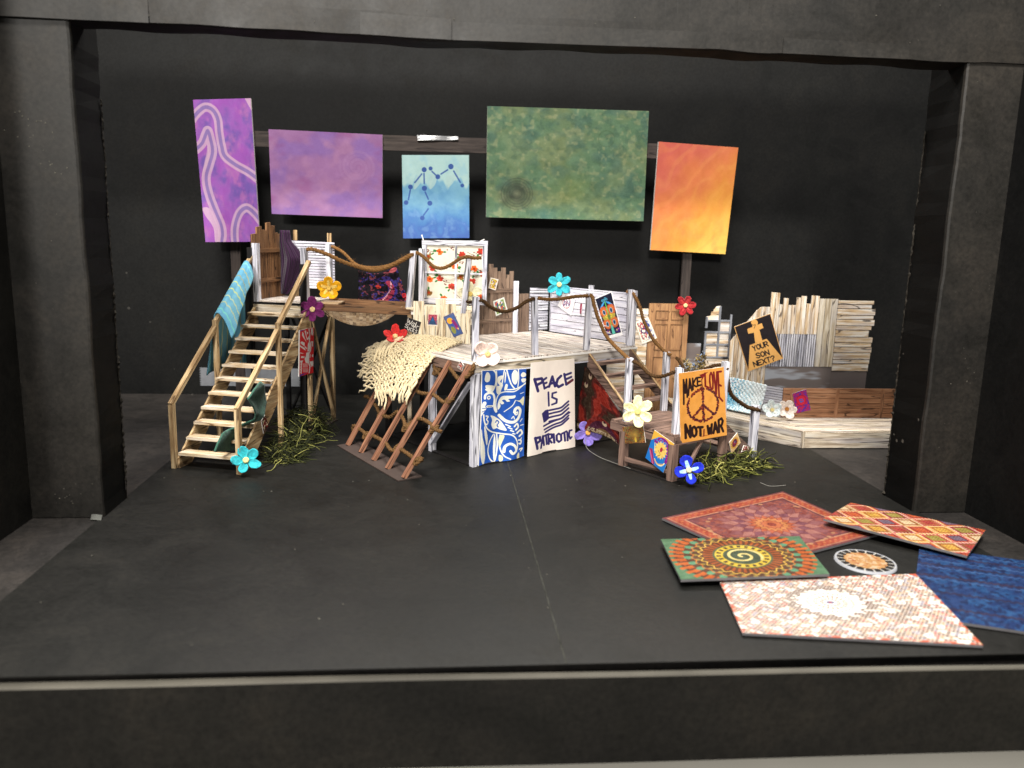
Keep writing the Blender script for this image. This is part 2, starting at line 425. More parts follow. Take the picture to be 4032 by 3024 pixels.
FONT = {
 'A': [[(0, 1), (.5, 0), (1, 1)], [(.2, .64), (.8, .64)]], 'C': [[(1, .18), (.7, 0), (.3, 0), (0, .3), (0, .7), (.3, 1), (.7, 1), (1, .82)]],
 'E': [[(1, 0), (0, 0), (0, 1), (1, 1)], [(0, .5), (.75, .5)]], 'I': [[(.5, 0), (.5, 1)]], 'K': [[(0, 0), (0, 1)], [(1, 0), (0, .55), (1, 1)]],
 'L': [[(0, 0), (0, 1), (1, 1)]], 'M': [[(0, 1), (.1, 0), (.5, .65), (.9, 0), (1, 1)]], 'N': [[(0, 1), (0, 0), (1, 1), (1, 0)]],
 'O': [[(.5, 0), (.12, .15), (0, .5), (.12, .85), (.5, 1), (.88, .85), (1, .5), (.88, .15), (.5, 0)]], 'P': [[(0, 1), (0, 0), (.7, 0), (1, .25), (.7, .52), (0, .52)]],
 'R': [[(0, 1), (0, 0), (.7, 0), (1, .25), (.7, .5), (0, .5)], [(.45, .5), (1, 1)]], 'S': [[(1, .15), (.7, 0), (.3, 0), (0, .22), (.25, .45), (.75, .55), (1, .78), (.7, 1), (.3, 1), (0, .85)]],
 'T': [[(0, 0), (1, 0)], [(.5, 0), (.5, 1)]], 'U': [[(0, 0), (0, .75), (.3, 1), (.7, 1), (1, .75), (1, 0)]], 'V': [[(0, 0), (.5, 1), (1, 0)]],
 'W': [[(0, 0), (.22, 1), (.5, .35), (.78, 1), (1, 0)]], 'X': [[(0, 0), (1, 1)], [(1, 0), (0, 1)]], 'Y': [[(0, 0), (.5, .5), (1, 0)], [(.5, .5), (.5, 1)]],
 '?': [[(0, .2), (.25, 0), (.75, 0), (1, .2), (.9, .4), (.5, .55), (.5, .72)], [(.5, .93), (.5, 1)]], 'F': [[(1, 0), (0, 0), (0, 1)], [(0, .5), (.75, .5)]],
 'B': [[(0, 0), (0, 1), (.7, 1), (1, .75), (.7, .5), (0, .5)], [(.7, .5), (.9, .25), (.65, 0), (0, 0)]],
 'r': [[(.1, 1), (.1, .4)], [(.1, .6), (.5, .4), (.9, .42)]], 'u': [[(.05, .4), (.05, .85), (.4, 1), (.9, .85)], [(.9, .4), (.9, 1)]],
 'c': [[(.95, .5), (.6, .38), (.15, .55), (.1, .8), (.5, 1), (.95, .9)]], 'k': [[(.1, .1), (.1, 1)], [(.8, .4), (.1, .7), (.9, 1)]],
 's': [[(.9, .45), (.5, .38), (.15, .52), (.8, .75), (.8, .92), (.4, 1), (.05, .92)]], ' ': []}

class Cv:
    """x, y run 0..1 across and down the print"""
    def __init__(s, w_, h, bg):
        s.w, s.h = w_, h; s.a = np.zeros((h, w_, 3)); s.a[:] = bg
        s.X, s.Y = np.meshgrid((np.arange(w_) + .5) / w_, (np.arange(h) + .5) / h)
    def mix(s, m, c): s.a += (np.asarray(c) - s.a) * np.clip(m, 0, 1)[..., None]
    def line(s, pts, wd, c, op=1.0, smooth=0):
        if smooth: pts = cr(pts, smooth)
        P = [(p[0] * s.w, p[1] * s.h) for p in pts]; r = wd * s.w / 2
        x0 = max(0, int(min(p[0] for p in P) - r - 2)); x1 = min(s.w, int(max(p[0] for p in P) + r + 3))
        y0 = max(0, int(min(p[1] for p in P) - r - 2)); y1 = min(s.h, int(max(p[1] for p in P) + r + 3))
        if x0 >= x1 or y0 >= y1: return
        X = s.X[y0:y1, x0:x1] * s.w; Y = s.Y[y0:y1, x0:x1] * s.h; D = np.full(X.shape, 1e9)
        for (ax, ay), (bx, by) in zip(P[:-1], P[1:]):
            dx, dy = bx - ax, by - ay; l = dx * dx + dy * dy + 1e-9
            t = np.clip(((X - ax) * dx + (Y - ay) * dy) / l, 0, 1)
            D = np.minimum(D, np.hypot(X - ax - t * dx, Y - ay - t * dy))
        m = np.clip(r - D + .5, 0, 1) * op; sub = s.a[y0:y1, x0:x1]; sub += (np.asarray(c) - sub) * m[..., None]
    def poly(s, pts, c, op=1.0, smooth=0):
        if smooth: pts = cr(pts, smooth, True)
        P = [(p[0], p[1]) for p in pts]
        x0 = max(0, int(min(p[0] for p in P) * s.w - 1)); x1 = min(s.w, int(max(p[0] for p in P) * s.w + 2))
        y0 = max(0, int(min(p[1] for p in P) * s.h - 1)); y1 = min(s.h, int(max(p[1] for p in P) * s.h + 2))
        if x0 >= x1 or y0 >= y1: return
        X, Y = s.X[y0:y1, x0:x1], s.Y[y0:y1, x0:x1]; I = np.zeros(X.shape, bool)
        for i in range(len(P)):
            (ax, ay), (bx, by) = P[i], P[(i + 1) % len(P)]
            if abs(by - ay) < 1e-12: continue
            I ^= ((ay > Y) != (by > Y)) & (X < (bx - ax) * (Y - ay) / (by - ay) + ax)
        sub = s.a[y0:y1, x0:x1]; sub += (np.asarray(c) - sub) * (I * op)[..., None]
    def ell(s, cx, cy, rx, ry, c, op=1.0, rot=0.0):
        asp = s.h / s.w; dx = s.X - cx; dy = (s.Y - cy) * asp; co, si = math.cos(rot), math.sin(rot)
        u = (dx * co + dy * si) / rx; v = (-dx * si + dy * co) / ry; d = np.sqrt(u * u + v * v)
        s.mix(np.clip((1 - d) * min(rx, ry) * s.w + .5, 0, 1) * op, c)
    def ring(s, cx, cy, r, wd, c, op=1.0):
        n = 48; asp = s.h / s.w
        s.line([(cx + r * math.cos(2 * math.pi * k / n), cy + r * math.sin(2 * math.pi * k / n) / asp) for k in range(n + 1)], wd, c, op)
    def text(s, t, x, y, w_, h, th, c, gap=.28, warp=None, dy=None, sm_=0):
        n = len(t); lw = w_ / (n + (n - 1) * gap)
        for i, ch in enumerate(t):
            ox = x + i * lw * (1 + gap); cw = lw
            if ch == 'I': pass
            for pl_ in FONT.get(ch, []):
                q = [(ox + a * cw, y + b * h + (dy(i) if dy else 0)) for a, b in pl_]
                if warp:
                    q2 = []
                    for k in range(len(q) - 1):
                        for t_ in np.linspace(0, 1, 6): q2.append(warp(*(np.array(q[k]) * (1 - t_) + np.array(q[k + 1]) * t_)))
                    q = q2
                s.line(q, th, c)
    def grain(s, amt, seed, sc_=80):
        n = np.random.RandomState(seed).rand(s.h, s.w) - .5; s.a += n[..., None] * amt
        s.a += ((vnoise(s.h, s.w, sc_ / 8, sc_ / 8, seed, 3) - .5) * amt * 1.5)[..., None]

def quadmap(TL, TR, BR, BL):
    """pixel of a sketch with these corners -> 0..1 print coordinates"""
    TL, TR, BR, BL = [np.array(p, float) for p in (TL, TR, BR, BL)]
    def f(x, y):
        u = v = .5; p = np.array((x, y), float)
        for _ in range(8):
            q = (TL * (1 - u) + TR * u) * (1 - v) + (BL * (1 - u) + BR * u) * v - p
            du = (TR - TL) * (1 - v) + (BR - BL) * v; dv = (BL * (1 - u) + BR * u) - (TL * (1 - u) + TR * u)
            dt = du[0] * dv[1] - du[1] * dv[0]
            u -= (q[0] * dv[1] - q[1] * dv[0]) / dt; v -= (du[0] * q[1] - du[1] * q[0]) / dt
        return (u, v)
    return f

PRINT = {}
def mute(a, k, g):
    l = a.mean(2, keepdims=True); return (a + (l - a) * g) * k
def art_marble():
    c = Cv(220, 520, C(160, 88, 190)); h, w_ = c.h, c.w
    n = vnoise(h, w_, 3, 7, 1); n2 = vnoise(h, w_, 6, 10, 2)
    c.mix(sm(.45, .7, n), C(118, 82, 178)); c.mix(sm(.5, .72, n2) * .7, C(190, 108, 185)); c.mix(sm(.5, .7, 1 - n) * .45, C(170, 70, 190))
    m = quadmap((150, 100), (712, 98), (808, 1485), (275, 1492)); P = C(214, 172, 202); B = C(128, 100, 178)
    def band(pts, a, b_):
        q = [m(*p) for p in pts]; c.line(q, a, P, .85, smooth=6); c.line(q, b_, B, .8, smooth=6)
    band([(120, 330), (170, 250), (260, 175), (340, 200), (390, 290), (405, 420), (430, 560), (460, 650), (560, 730), (690, 800), (800, 880)], .15, .06)
    band([(180, 575), (240, 515), (275, 430), (295, 400), (320, 480), (340, 600), (310, 720), (280, 830), (285, 930), (320, 1060), (370, 1190), (425, 1320), (440, 1420), (425, 1510)], .16, .055)
    band([(565, 1510), (560, 1350), (600, 1210), (670, 1150), (740, 1190), (800, 1260), (830, 1300)], .15, .06)
    c.poly([m(*p) for p in ((245, 1150), (320, 1165), (395, 1330), (420, 1490), (370, 1495), (350, 1350), (270, 1225))], P, .9, smooth=4)
    c.poly([m(*p) for p in ((655, 98), (712, 98), (725, 220), (700, 180))], P, .9)
    c.poly([m(*p) for p in ((290, 520), (310, 640), (275, 760), (235, 860), (262, 700), (285, 600))], P, .8, smooth=4)
    c.grain(.05, 3); return mute(c.a, 0.82, 0.10)
def art_lilac():
    c = Cv(360, 270, C(168, 112, 172)); h, w_ = c.h, c.w
    c.mix(sm(.42, .68, vnoise(h, w_, 4, 3, 11)), C(150, 105, 182)); c.mix(sm(.5, .75, vnoise(h, w_, 5, 4, 12)) * .6, C(186, 128, 176)); c.mix(sm(.55, .8, vnoise(h, w_, 4, 4, 13)) * .5, C(160, 84, 150))
    for k, o in ((0, .28), (.5, .2)):
        pts = [(.77 + (.018 + .0105 * t) * math.cos(t + k * 6), .4 + (.024 + .0145 * t) * math.sin(t + k * 6)) for t in np.linspace(0, 13, 90)]
        c.line(pts, .026, C(188, 138, 190), o)
    c.grain(.05, 4); return mute(c.a, 0.76, 0.08)
def art_sea():
    c = Cv(260, 320, C(176, 214, 212)); h, w_ = c.h, c.w
    n = vnoise(h, w_, 4, 5, 21); n2 = vnoise(h, w_, 7, 8, 22)
    edge = .30 + .05 * np.sin(c.X * 21) + .03 * np.sin(c.X * 47 + 1)
    c.mix(sm(0, .05, c.Y - edge) * (.7 + .3 * n), C(108, 172, 208))
    c.mix(sm(.35, .95, c.Y + (n - .5) * .5), C(64, 124, 192)); c.mix(sm(.62, 1.15, c.Y + (n2 - .5) * .6) * .9, C(58, 92, 180)); c.mix(sm(.55, .75, n2) * .35, C(140, 196, 224))
    m = quadmap((210, 668), (890, 665), (892, 1500), (222, 1502)); pale = C(176, 210, 208)
    for q in ([(350, 880), (420, 880), (400, 940), (330, 1010)], [(500, 870), (560, 880), (545, 960), (490, 1005)], [(660, 880), (770, 870), (735, 930), (680, 985)]): c.poly([m(*p) for p in q], pale, .85, smooth=4)
    D = C(44, 80, 160)
    for x, y, r in ((435, 812, 25), (500, 800, 20), (573, 882, 24), (706, 780, 27), (822, 968, 19), (296, 984, 24), (437, 997, 26), (252, 1140, 23), (492, 1147, 25), (415, 1296, 23)):
        u, v = m(x, y); c.ell(u, v, r / 675, r / 675, D, .95)
    for a, b in (((410, 855), (340, 940)), ((433, 850), (436, 950)), ((515, 830), (550, 862)), ((605, 855), (672, 813)), ((735, 825), (802, 938)), ((294, 1015), (275, 1112)), ((445, 1035), (476, 1105)), ((476, 1203), (428, 1268))): c.line([m(*a), m(*b)], .022, D, .85)
    c.grain(.04, 5); return mute(c.a, 0.82, 0.08)
def art_moss():
    c = Cv(520, 360, C(92, 132, 92)); h, w_ = c.h, c.w
    c.mix(sm(.4, .65, vnoise(h, w_, 5, 4, 31)), C(112, 134, 84)); c.mix(sm(.48, .7, vnoise(h, w_, 7, 5, 32)) * .7, C(70, 112, 94)); c.mix(sm(.5, .72, vnoise(h, w_, 4, 3, 33)) * .55, C(128, 148, 96))
    c.mix(sm(.55, .78, vnoise(h, w_, 34, 24, 34, 2)) * .55, C(158, 164, 112)); c.mix(sm(.52, .7, vnoise(h, w_, 28, 20, 36, 2)) * .35, C(62, 98, 78))
    d = np.hypot((c.X - .19) / .13, (c.Y - .78) / .17); c.mix(np.clip(1.05 - d, 0, 1) * .8 * (.5 + vnoise(h, w_, 24, 18, 35, 2)), C(52, 62, 50)); c.mix(np.clip(1 - d * 3.2, 0, 1) * .8, C(132, 140, 100))
    for k in range(5): c.ring(.19, .78, .03 + .017 * k, .006, C(58, 68, 52), .35)
    c.mix(np.clip(1 - np.hypot((c.X - .55) / .22, (c.Y - .72) / .25), 0, 1) * .5, C(134, 152, 70)); c.mix(np.clip(1 - np.hypot((c.X - .36) / .1, (c.Y - .97) / .12), 0, 1) * .6, C(52, 116, 112))
    c.ring(.74, .26, .05, .004, C(74, 104, 66), .6)
    c.grain(.07, 6, 200); return mute(c.a, 0.80, 0.20)
def art_flame():
    c = Cv(260, 340, C(228, 130, 60)); h, w_ = c.h, c.w
    d = c.X * .55 + c.Y * .85 + (vnoise(h, w_, 3, 3, 41) - .5) * .35
    for a, b, col in ((.75, .2, C(216, 104, 78)), (.45, .05, C(210, 92, 76)), (.55, 1.05, C(238, 160, 56)), (.9, 1.3, C(246, 196, 82))): c.mix(sm(a, b, d) if a < b else sm(-a, -b, -d), col)
    s_ = vnoise(h, w_, 3, 3, 44, 2); st = np.sin((c.X * .8 + c.Y * 1.1 + s_ * .35) * 24)
    c.mix(sm(.3, 1, st) * .16, C(248, 178, 84)); c.mix(sm(.4, 1, -st) * .10, C(216, 100, 52)); c.mix(sm(.5, .75, vnoise(h, w_, 5, 5, 43)) * .25, C(236, 120, 70))
    c.grain(.04, 7); return mute(c.a, 0.86, 0.10)
def art_redrug():
    c = Cv(512, 420, C(150, 66, 58)); h, w_ = c.h, c.w; asp = h / w_
    c.mix(sm(.45, .6, vnoise(h, w_, 40, 32, 51, 2)) * .7, C(176, 92, 70)); c.mix(sm(.5, .62, vnoise(h, w_, 60, 50, 52, 1)) * .5, C(104, 56, 74))
    e = np.minimum(np.minimum(c.X, 1 - c.X), np.minimum(c.Y, 1 - c.Y) * asp)
    for a, b, col in ((0, .018, C(120, 50, 54)), (.018, .03, C(196, 120, 84)), (.03, .085, C(186, 66, 40)), (.085, .097, C(206, 140, 100)), (.097, .115, C(110, 48, 56))):
        c.mix(((e >= a) & (e < b)) * .85, col)
    s_ = np.sin(c.X * 130) * np.sin(c.Y * asp * 130); c.mix(((e > .035) & (e < .08) & (s_ > .35)) * .75, C(214, 120, 60))
    X = c.X - .5; Y = (c.Y - .5) * asp; r = np.hypot(X, Y); t = np.arctan2(Y, X)
    for R0, k, col, ph in ((.36, 16, C(150, 84, 88), 0), (.31, 16, C(186, 116, 102), math.pi / 16), (.25, 16, C(126, 62, 80), 0), (.2, 16, C(192, 118, 104), math.pi / 16), (.155, 16, C(206, 88, 42), 0), (.12, 16, C(220, 138, 70), math.pi / 16), (.075, 12, C(204, 96, 54), 0), (.028, 12, C(150, 46, 36), 0)):
        lim = R0 * (1 - .22 * np.abs(np.sin((t + ph) * k / 2))); c.mix((r < lim) * .8, col); c.mix((np.abs(r - lim) < .0035) * .7, C(120, 40, 40))
    c.mix(((np.abs(np.sin(t * 8 + r * 9)) < .06) & (r > .08) & (r < .38)) * .6, C(140, 50, 44))
    for k in range(26):
        rr = np.random.RandomState(60 + k); a = rr.rand() * 6.28; x, y = .5 + .42 * math.cos(a), .5 + .40 * math.sin(a); c.ell(x, y, .016, .012, C(206, 146, 96), .8); c.ell(x + .02, y + .01, .008, .008, C(170, 70, 56), .8)
    c.grain(.12, 8, 200); return mute(c.a, 0.74, 0.15)
def art_kilim():
    c = Cv(500, 360, C(176, 84, 40)); h, w_ = c.h, c.w
    cols = [C(188, 62, 40), C(212, 146, 60), C(150, 36, 50), C(196, 96, 44), C(166, 128, 54), C(176, 40, 62)]; inn = [C(206, 90, 46), C(214, 160, 62), C(176, 60, 52), C(112, 92, 110), C(226, 196, 150), C(160, 140, 60)]
    X = c.X * 4.0; Y = c.Y * 2.9; k = 0
    for j in range(-1, 10):
        for i in range(-1, 5):
            cx = i + (.5 if j % 2 else 0); cy = j * .5; d = np.abs(X - cx) + np.abs(Y - cy)
            jag = .035 * np.sign(np.sin((X - Y) * 40)) + .03 * np.sign(np.sin((X + Y) * 40))
            q = (i * 3 + j * 5) % 6
            c.mix(d < .5, C(230, 200, 140) if (i + j) % 2 else C(226, 186, 160)); c.mix(d + jag < .45, cols[q]); c.mix(d < .34, cols[(q + 2) % 6] * .75); c.mix(d < .27, inn[(q * 5 + j) % 6]); c.mix((d < .24) & (np.sin(X * 80) > .2), inn[(q * 5 + j) % 6] * .86)
            c.mix(np.maximum(np.abs(X - cx - .5), np.abs(Y - cy)) < .05, C(190, 50, 60))
    c.grain(.12, 9, 200); return mute(c.a, 0.80, 0.08)
def art_round():
    c = Cv(300, 300, C(40, 36, 34)); r = np.hypot(c.X - .5, c.Y - .5) * 2; t = np.arctan2(c.Y - .5, c.X - .5)
    c.mix(r > .93, C(196, 198, 205)); c.mix(((np.abs(np.sin(t * 9)) < .28) & (r > .74)) * .95, C(226, 222, 214)); c.mix(r < .7 + .03 * np.cos(t * 18), C(214, 160, 100))
    n = vnoise(300, 300, 14, 14, 61, 3); c.mix((r < .68) * sm(.45, .62, n), C(232, 200, 160)); c.mix((r < .68) * sm(.58, .7, vnoise(300, 300, 18, 18, 62, 2)) * .8, C(186, 104, 62)); c.grain(.06, 10); return c.a * .7
def art_spiral():
    c = Cv(512, 340, C(84, 52, 34)); asp = c.h / c.w; X = c.X - .5; Y = (c.Y - .5) * asp; r = np.hypot(X, Y); t = np.arctan2(Y, X)
    G, O, Yl, Br, T = C(78, 88, 62), C(186, 92, 34), C(206, 176, 58), C(92, 52, 30), C(88, 138, 104)
    c.mix(r > .47, C(80, 116, 84)); c.mix((r > .4) & (r < .5) & (np.abs(np.sin(t * 22)) > .7), O); c.mix((r > .40) & (r < .45) & (np.sin(t * 44) > .2), C(178, 84, 30))
    for k in range(26):
        a = 6.2832 * k / 26; c.ell(.5 + .375 * math.cos(a), .5 + .375 * math.sin(a) / asp, .034, .026, T, 1, a)
        a += .12; c.ell(.5 + .325 * math.cos(a), .5 + .325 * math.sin(a) / asp, .02, .016, C(150, 130, 60), .9, a)
    c.mix((np.abs(r - .29 - .012 * np.sin(t * 26)) < .006), C(214, 170, 70)); c.mix((np.abs(r - .345 - .01 * np.sin(t * 26 + 2)) < .005), C(196, 110, 44))
    c.mix(r < .272, Br); c.mix((r < .27) & (r > .2) & (np.sin(t * 40) > 0), O * .85)
    c.mix(r < .205, G); c.mix((r < .19) & (r > .135), Yl); c.mix((r < .18) & (r > .148) & (np.sin(t * 20) > .1), C(70, 52, 36)); c.mix(r < .125, C(60, 74, 58)); c.mix((r < .12) & (np.abs(np.sin(t * 14 + r * 40)) < .25), C(92, 96, 60))
    sp = [(.5 + (.012 + .0115 * q) * math.cos(q + 2.5), .5 + (.012 + .0115 * q) * math.sin(q + 2.5) / asp) for q in np.linspace(0, 10.6, 90)]
    c.line(sp, .021, C(222, 202, 130)); c.grain(.11, 11, 160); return c.a * 0.78
def art_mosaic():
    c = Cv(620, 440, C(212, 204, 194)); h, w_ = c.h, c.w; asp = h / w_; r_ = np.random.RandomState(5); n = 54
    X = c.X - .47; Y = (c.Y - .45) * asp; r = np.hypot(X, Y); t = np.arctan2(Y, X)
    row = np.floor(c.Y * asp * n / .866).astype(int); off = (row % 2) * .5; fx = c.X * n + off; gx = fx.astype(int)
    d = np.hypot(fx % 1 - .5, (c.Y * asp * n / .866) % 1 - .5); G1, G2 = r_.rand(80, 80)[row % 80, gx % 80], r_.rand(80, 80)[row % 80, gx % 80]
    lat = np.minimum(np.abs((c.X * 6.2 + c.Y * asp * 6.2) % 1 - .5), np.abs((c.X * 6.2 - c.Y * asp * 6.2) % 1 - .5))     # diagonal lattice
    fl = (np.hypot((c.X * 6.2 + c.Y * asp * 6.2) % 1 - .0, 0) * 0)
    u, v = (c.X * 6.2 + c.Y * asp * 6.2), (c.X * 6.2 - c.Y * asp * 6.2); fr = np.hypot(u - np.round(u), v - np.round(v))
    dens = np.clip(.92 - 1.7 * np.maximum(0, .34 - fr), 0, 1)
    pal = [C(92, 64, 48), C(124, 88, 60), C(150, 112, 80), C(164, 60, 50), C(118, 112, 132), C(78, 56, 46), C(176, 136, 96), C(104, 74, 56)]
    core = r < .15 + .012 * np.cos(t * 16); halo = (r < .205) & ~core
    for k in range(8): c.mix((d < .44) & (G1 < dens * .92) & ((G2 * 8).astype(int) == k) & ~core, pal[k])
    c.mix((fr < .15) & ~core, C(226, 220, 212)); c.mix((fr < .05) & ~core, C(160, 76, 62))
    c.mix(halo & (d < .45) & (G1 < .75), C(86, 60, 46)); c.mix(core, C(228, 224, 216))
    c.mix((np.abs(r - .105) < .008) & (np.sin(t * 30) > .0), C(170, 132, 100)); c.mix((np.abs(r - .07) < .012) & (np.sin(t * 20) > .1), C(140, 104, 84)); c.mix((np.abs(r - .04) < .01) & (np.sin(t * 16) > 0), C(112, 88, 76)); c.ell(.47, .45, .02, .016, C(84, 92, 128)); c.ell(.47, .45, .009, .007, C(170, 60, 60))
    e = np.minimum(np.minimum(c.X, 1 - c.X), np.minimum(c.Y, 1 - c.Y) * asp); c.mix((e < .018) & (G1 < .45), C(180, 84, 58)); c.grain(.05, 12, 160); return mute(c.a, .88, 0)
def art_bluerug():
    c = Cv(420, 420, C(34, 66, 128)); h, w_ = c.h, c.w; r_ = np.random.RandomState(9)
    c.mix(sm(.4, .65, vnoise(h, w_, 26, 26, 71, 2)) * .8, C(40, 96, 158)); c.mix(sm(.5, .7, vnoise(h, w_, 40, 30, 72, 2)) * .8, C(26, 42, 92))
    for y, th, col in ((.06, .014, C(84, 122, 182)), (.13, .02, C(64, 40, 70)), (.2, .012, C(84, 124, 186)), (.27, .02, C(58, 38, 66)), (.31, .01, C(96, 130, 190)), (.44, .022, C(70, 40, 64)), (.48, .01, C(90, 126, 184)), (.66, .02, C(58, 40, 70)), (.86, .02, C(70, 42, 66))): c.mix(np.clip(1 - np.abs(c.Y - y + .006 * np.sin(c.X * 160)) / th, 0, 1) * .85, col)
    c.grain(.12, 13, 220); return c.a * 0.62
def art_peacebird():
    W_, B = C(232, 230, 216), C(38, 84, 170); c = Cv(300, 620, B); h, w_ = c.h, c.w
    c.mix(sm(.45, .7, vnoise(h, w_, 5, 10, 81)) * .5, C(52, 104, 192)); m = quadmap((180, 215), (820, 185), (800, 1520), (100, 1625))
    def ln(pts, wd, col=W_): c.line([m(*p) for p in pts], wd, col, 1, smooth=6)
    def pg(pts, col=W_, s_=5): c.poly([m(*p) for p in pts], col, 1, smooth=s_)
    # PEACE across the top: white counters and outlines
    pg([(215, 330), (235, 255), (265, 240), (290, 290), (280, 360), (250, 385), (220, 375)]); ln([(335, 210), (375, 260), (372, 400), (330, 500), (280, 530), (225, 490)], .035)
    pg([(222, 430), (330, 435), (345, 455), (310, 505), (270, 520), (235, 495)])
    pg([(400, 330), (425, 300), (490, 290), (475, 330), (440, 380), (480, 420), (470, 470), (425, 560), (385, 545), (380, 450), (430, 440), (400, 390)]); ln([(385, 225), (390, 330), (385, 440)], .022); ln([(505, 205), (470, 400), (440, 540)], .028)
    pg([(515, 240), (530, 270), (515, 395), (505, 370)]); pg([(520, 420), (550, 430), (535, 500), (500, 505)]); ln([(535, 200), (590, 400), (640, 480)], .03)
    pg([(620, 240), (650, 205), (690, 240), (695, 330), (670, 410), (640, 420), (612, 370), (605, 290)]); ln([(700, 200), (705, 330), (690, 460)], .022); ln([(545, 500), (650, 490), (760, 440), (815, 410)], .026)
    pg([(735, 280), (770, 240), (815, 260), (812, 300), (760, 315)]); pg([(745, 340), (815, 335), (810, 380), (760, 390)]); pg([(400, 850), (405, 880)], W_, 0)
    # head and wing
    ln([(205, 620), (215, 570), (270, 540), (330, 560), (352, 640), (345, 720), (360, 790), (385, 825)], .05); u, v = m(262, 610); c.ell(u, v, .042, .042, W_); c.ell(u, v, .019, .019, B)
    ln([(235, 740), (315, 738)], .045); ln([(240, 741), (310, 739)], .014, C(60, 66, 80))
    pg([(170, 690), (205, 665), (225, 690), (205, 740), (220, 770), (180, 830), (140, 890), (150, 800)]); ln([(160, 770), (210, 765)], .015, B); ln([(155, 820), (200, 800)], .015, B)
    ln([(395, 820), (375, 740), (385, 640), (430, 560), (520, 530), (640, 525), (740, 460), (810, 400)], .026)
    pg([(410, 800), (405, 720), (430, 640), (480, 595), (600, 590), (655, 585), (640, 625), (560, 640), (580, 670), (540, 680), (510, 650), (470, 660), (500, 700), (470, 720), (440, 700), (450, 750)])
    ln([(655, 660), (610, 740), (500, 830)], .02); ln([(730, 560), (790, 540)], .015); pg([(650, 655), (720, 660), (790, 600), (795, 690), (780, 740), (730, 690)], C(222, 216, 180))
    # curls
    ln([(640, 850), (655, 790), (700, 770), (735, 820), (700, 930), (620, 985), (520, 965), (430, 880)], .065); ln([(660, 850), (690, 835), (680, 870), (655, 875)], .03); ln([(570, 870), (620, 850), (640, 900)], .02, B); ln([(600, 930), (625, 900), (640, 940)], .02)
    ln([(215, 880), (250, 890), (225, 930), (250, 970), (230, 1010), (205, 990)], .026); ln([(180, 860), (190, 960), (230, 1060), (330, 1130), (470, 1160), (600, 1180), (670, 1260), (680, 1370), (640, 1440)], .03)
    pg([(290, 880), (345, 890), (440, 950), (490, 1020), (530, 1110), (450, 1100), (400, 1075), (350, 1090), (310, 1020), (320, 940)]); ln([(380, 990), (400, 960), (430, 990), (405, 1030), (420, 1060)], .024, B)
    for k in range(4): ln([(520 + 30 * k, 1020 + 45 * k), (580 + 22 * k, 1050 + 38 * k)], .026)
    ln([(640, 1050), (680, 1010), (700, 1060), (660, 1100)], .04); ln([(740, 1040), (790, 1030)], .02); ln([(680, 1150), (740, 1110), (770, 1160), (720, 1200)], .045); ln([(770, 940), (735, 980)], .02)
    ln([(705, 1260), (750, 1270), (740, 1320), (710, 1310)], .035); ln([(720, 1400), (770, 1390), (740, 1430)], .03)
    # tail and leaves
    ln([(480, 1430), (500, 1350), (570, 1310), (640, 1350), (655, 1420), (600, 1460), (565, 1420)], .055); ln([(445, 1180), (430, 1330), (470, 1480), (560, 1540)], .025); pg([(440, 1190), (500, 1190), (460, 1300), (430, 1370), (420, 1280)], C(222, 216, 180))
    pg([(370, 1160), (385, 1280), (370, 1480), (350, 1560), (345, 1400), (355, 1250)]); ln([(400, 1160), (405, 1330), (380, 1500), (350, 1580), (300, 1540), (265, 1420), (290, 1280), (350, 1170)], .026)
    pg([(190, 1030), (235, 1130), (255, 1230), (245, 1330), (215, 1250), (195, 1150)]); pg([(150, 1070), (165, 1200), (205, 1350), (215, 1500), (190, 1610), (150, 1560), (130, 1400), (135, 1200)])
    pg([(420, 1480), (460, 1500), (455, 1560), (415, 1570)], C(222, 216, 180)); pg([(670, 1490), (710, 1450), (715, 1530), (675, 1540)], C(222, 216, 180)); ln([(760, 1230), (735, 1260)], .02)
    for p in [[(0, 0), (1, 0)], [(0, 0), (0, 1)]]: c.line(p, .02, C(236, 234, 224))
    c.grain(.05, 82); return c.a
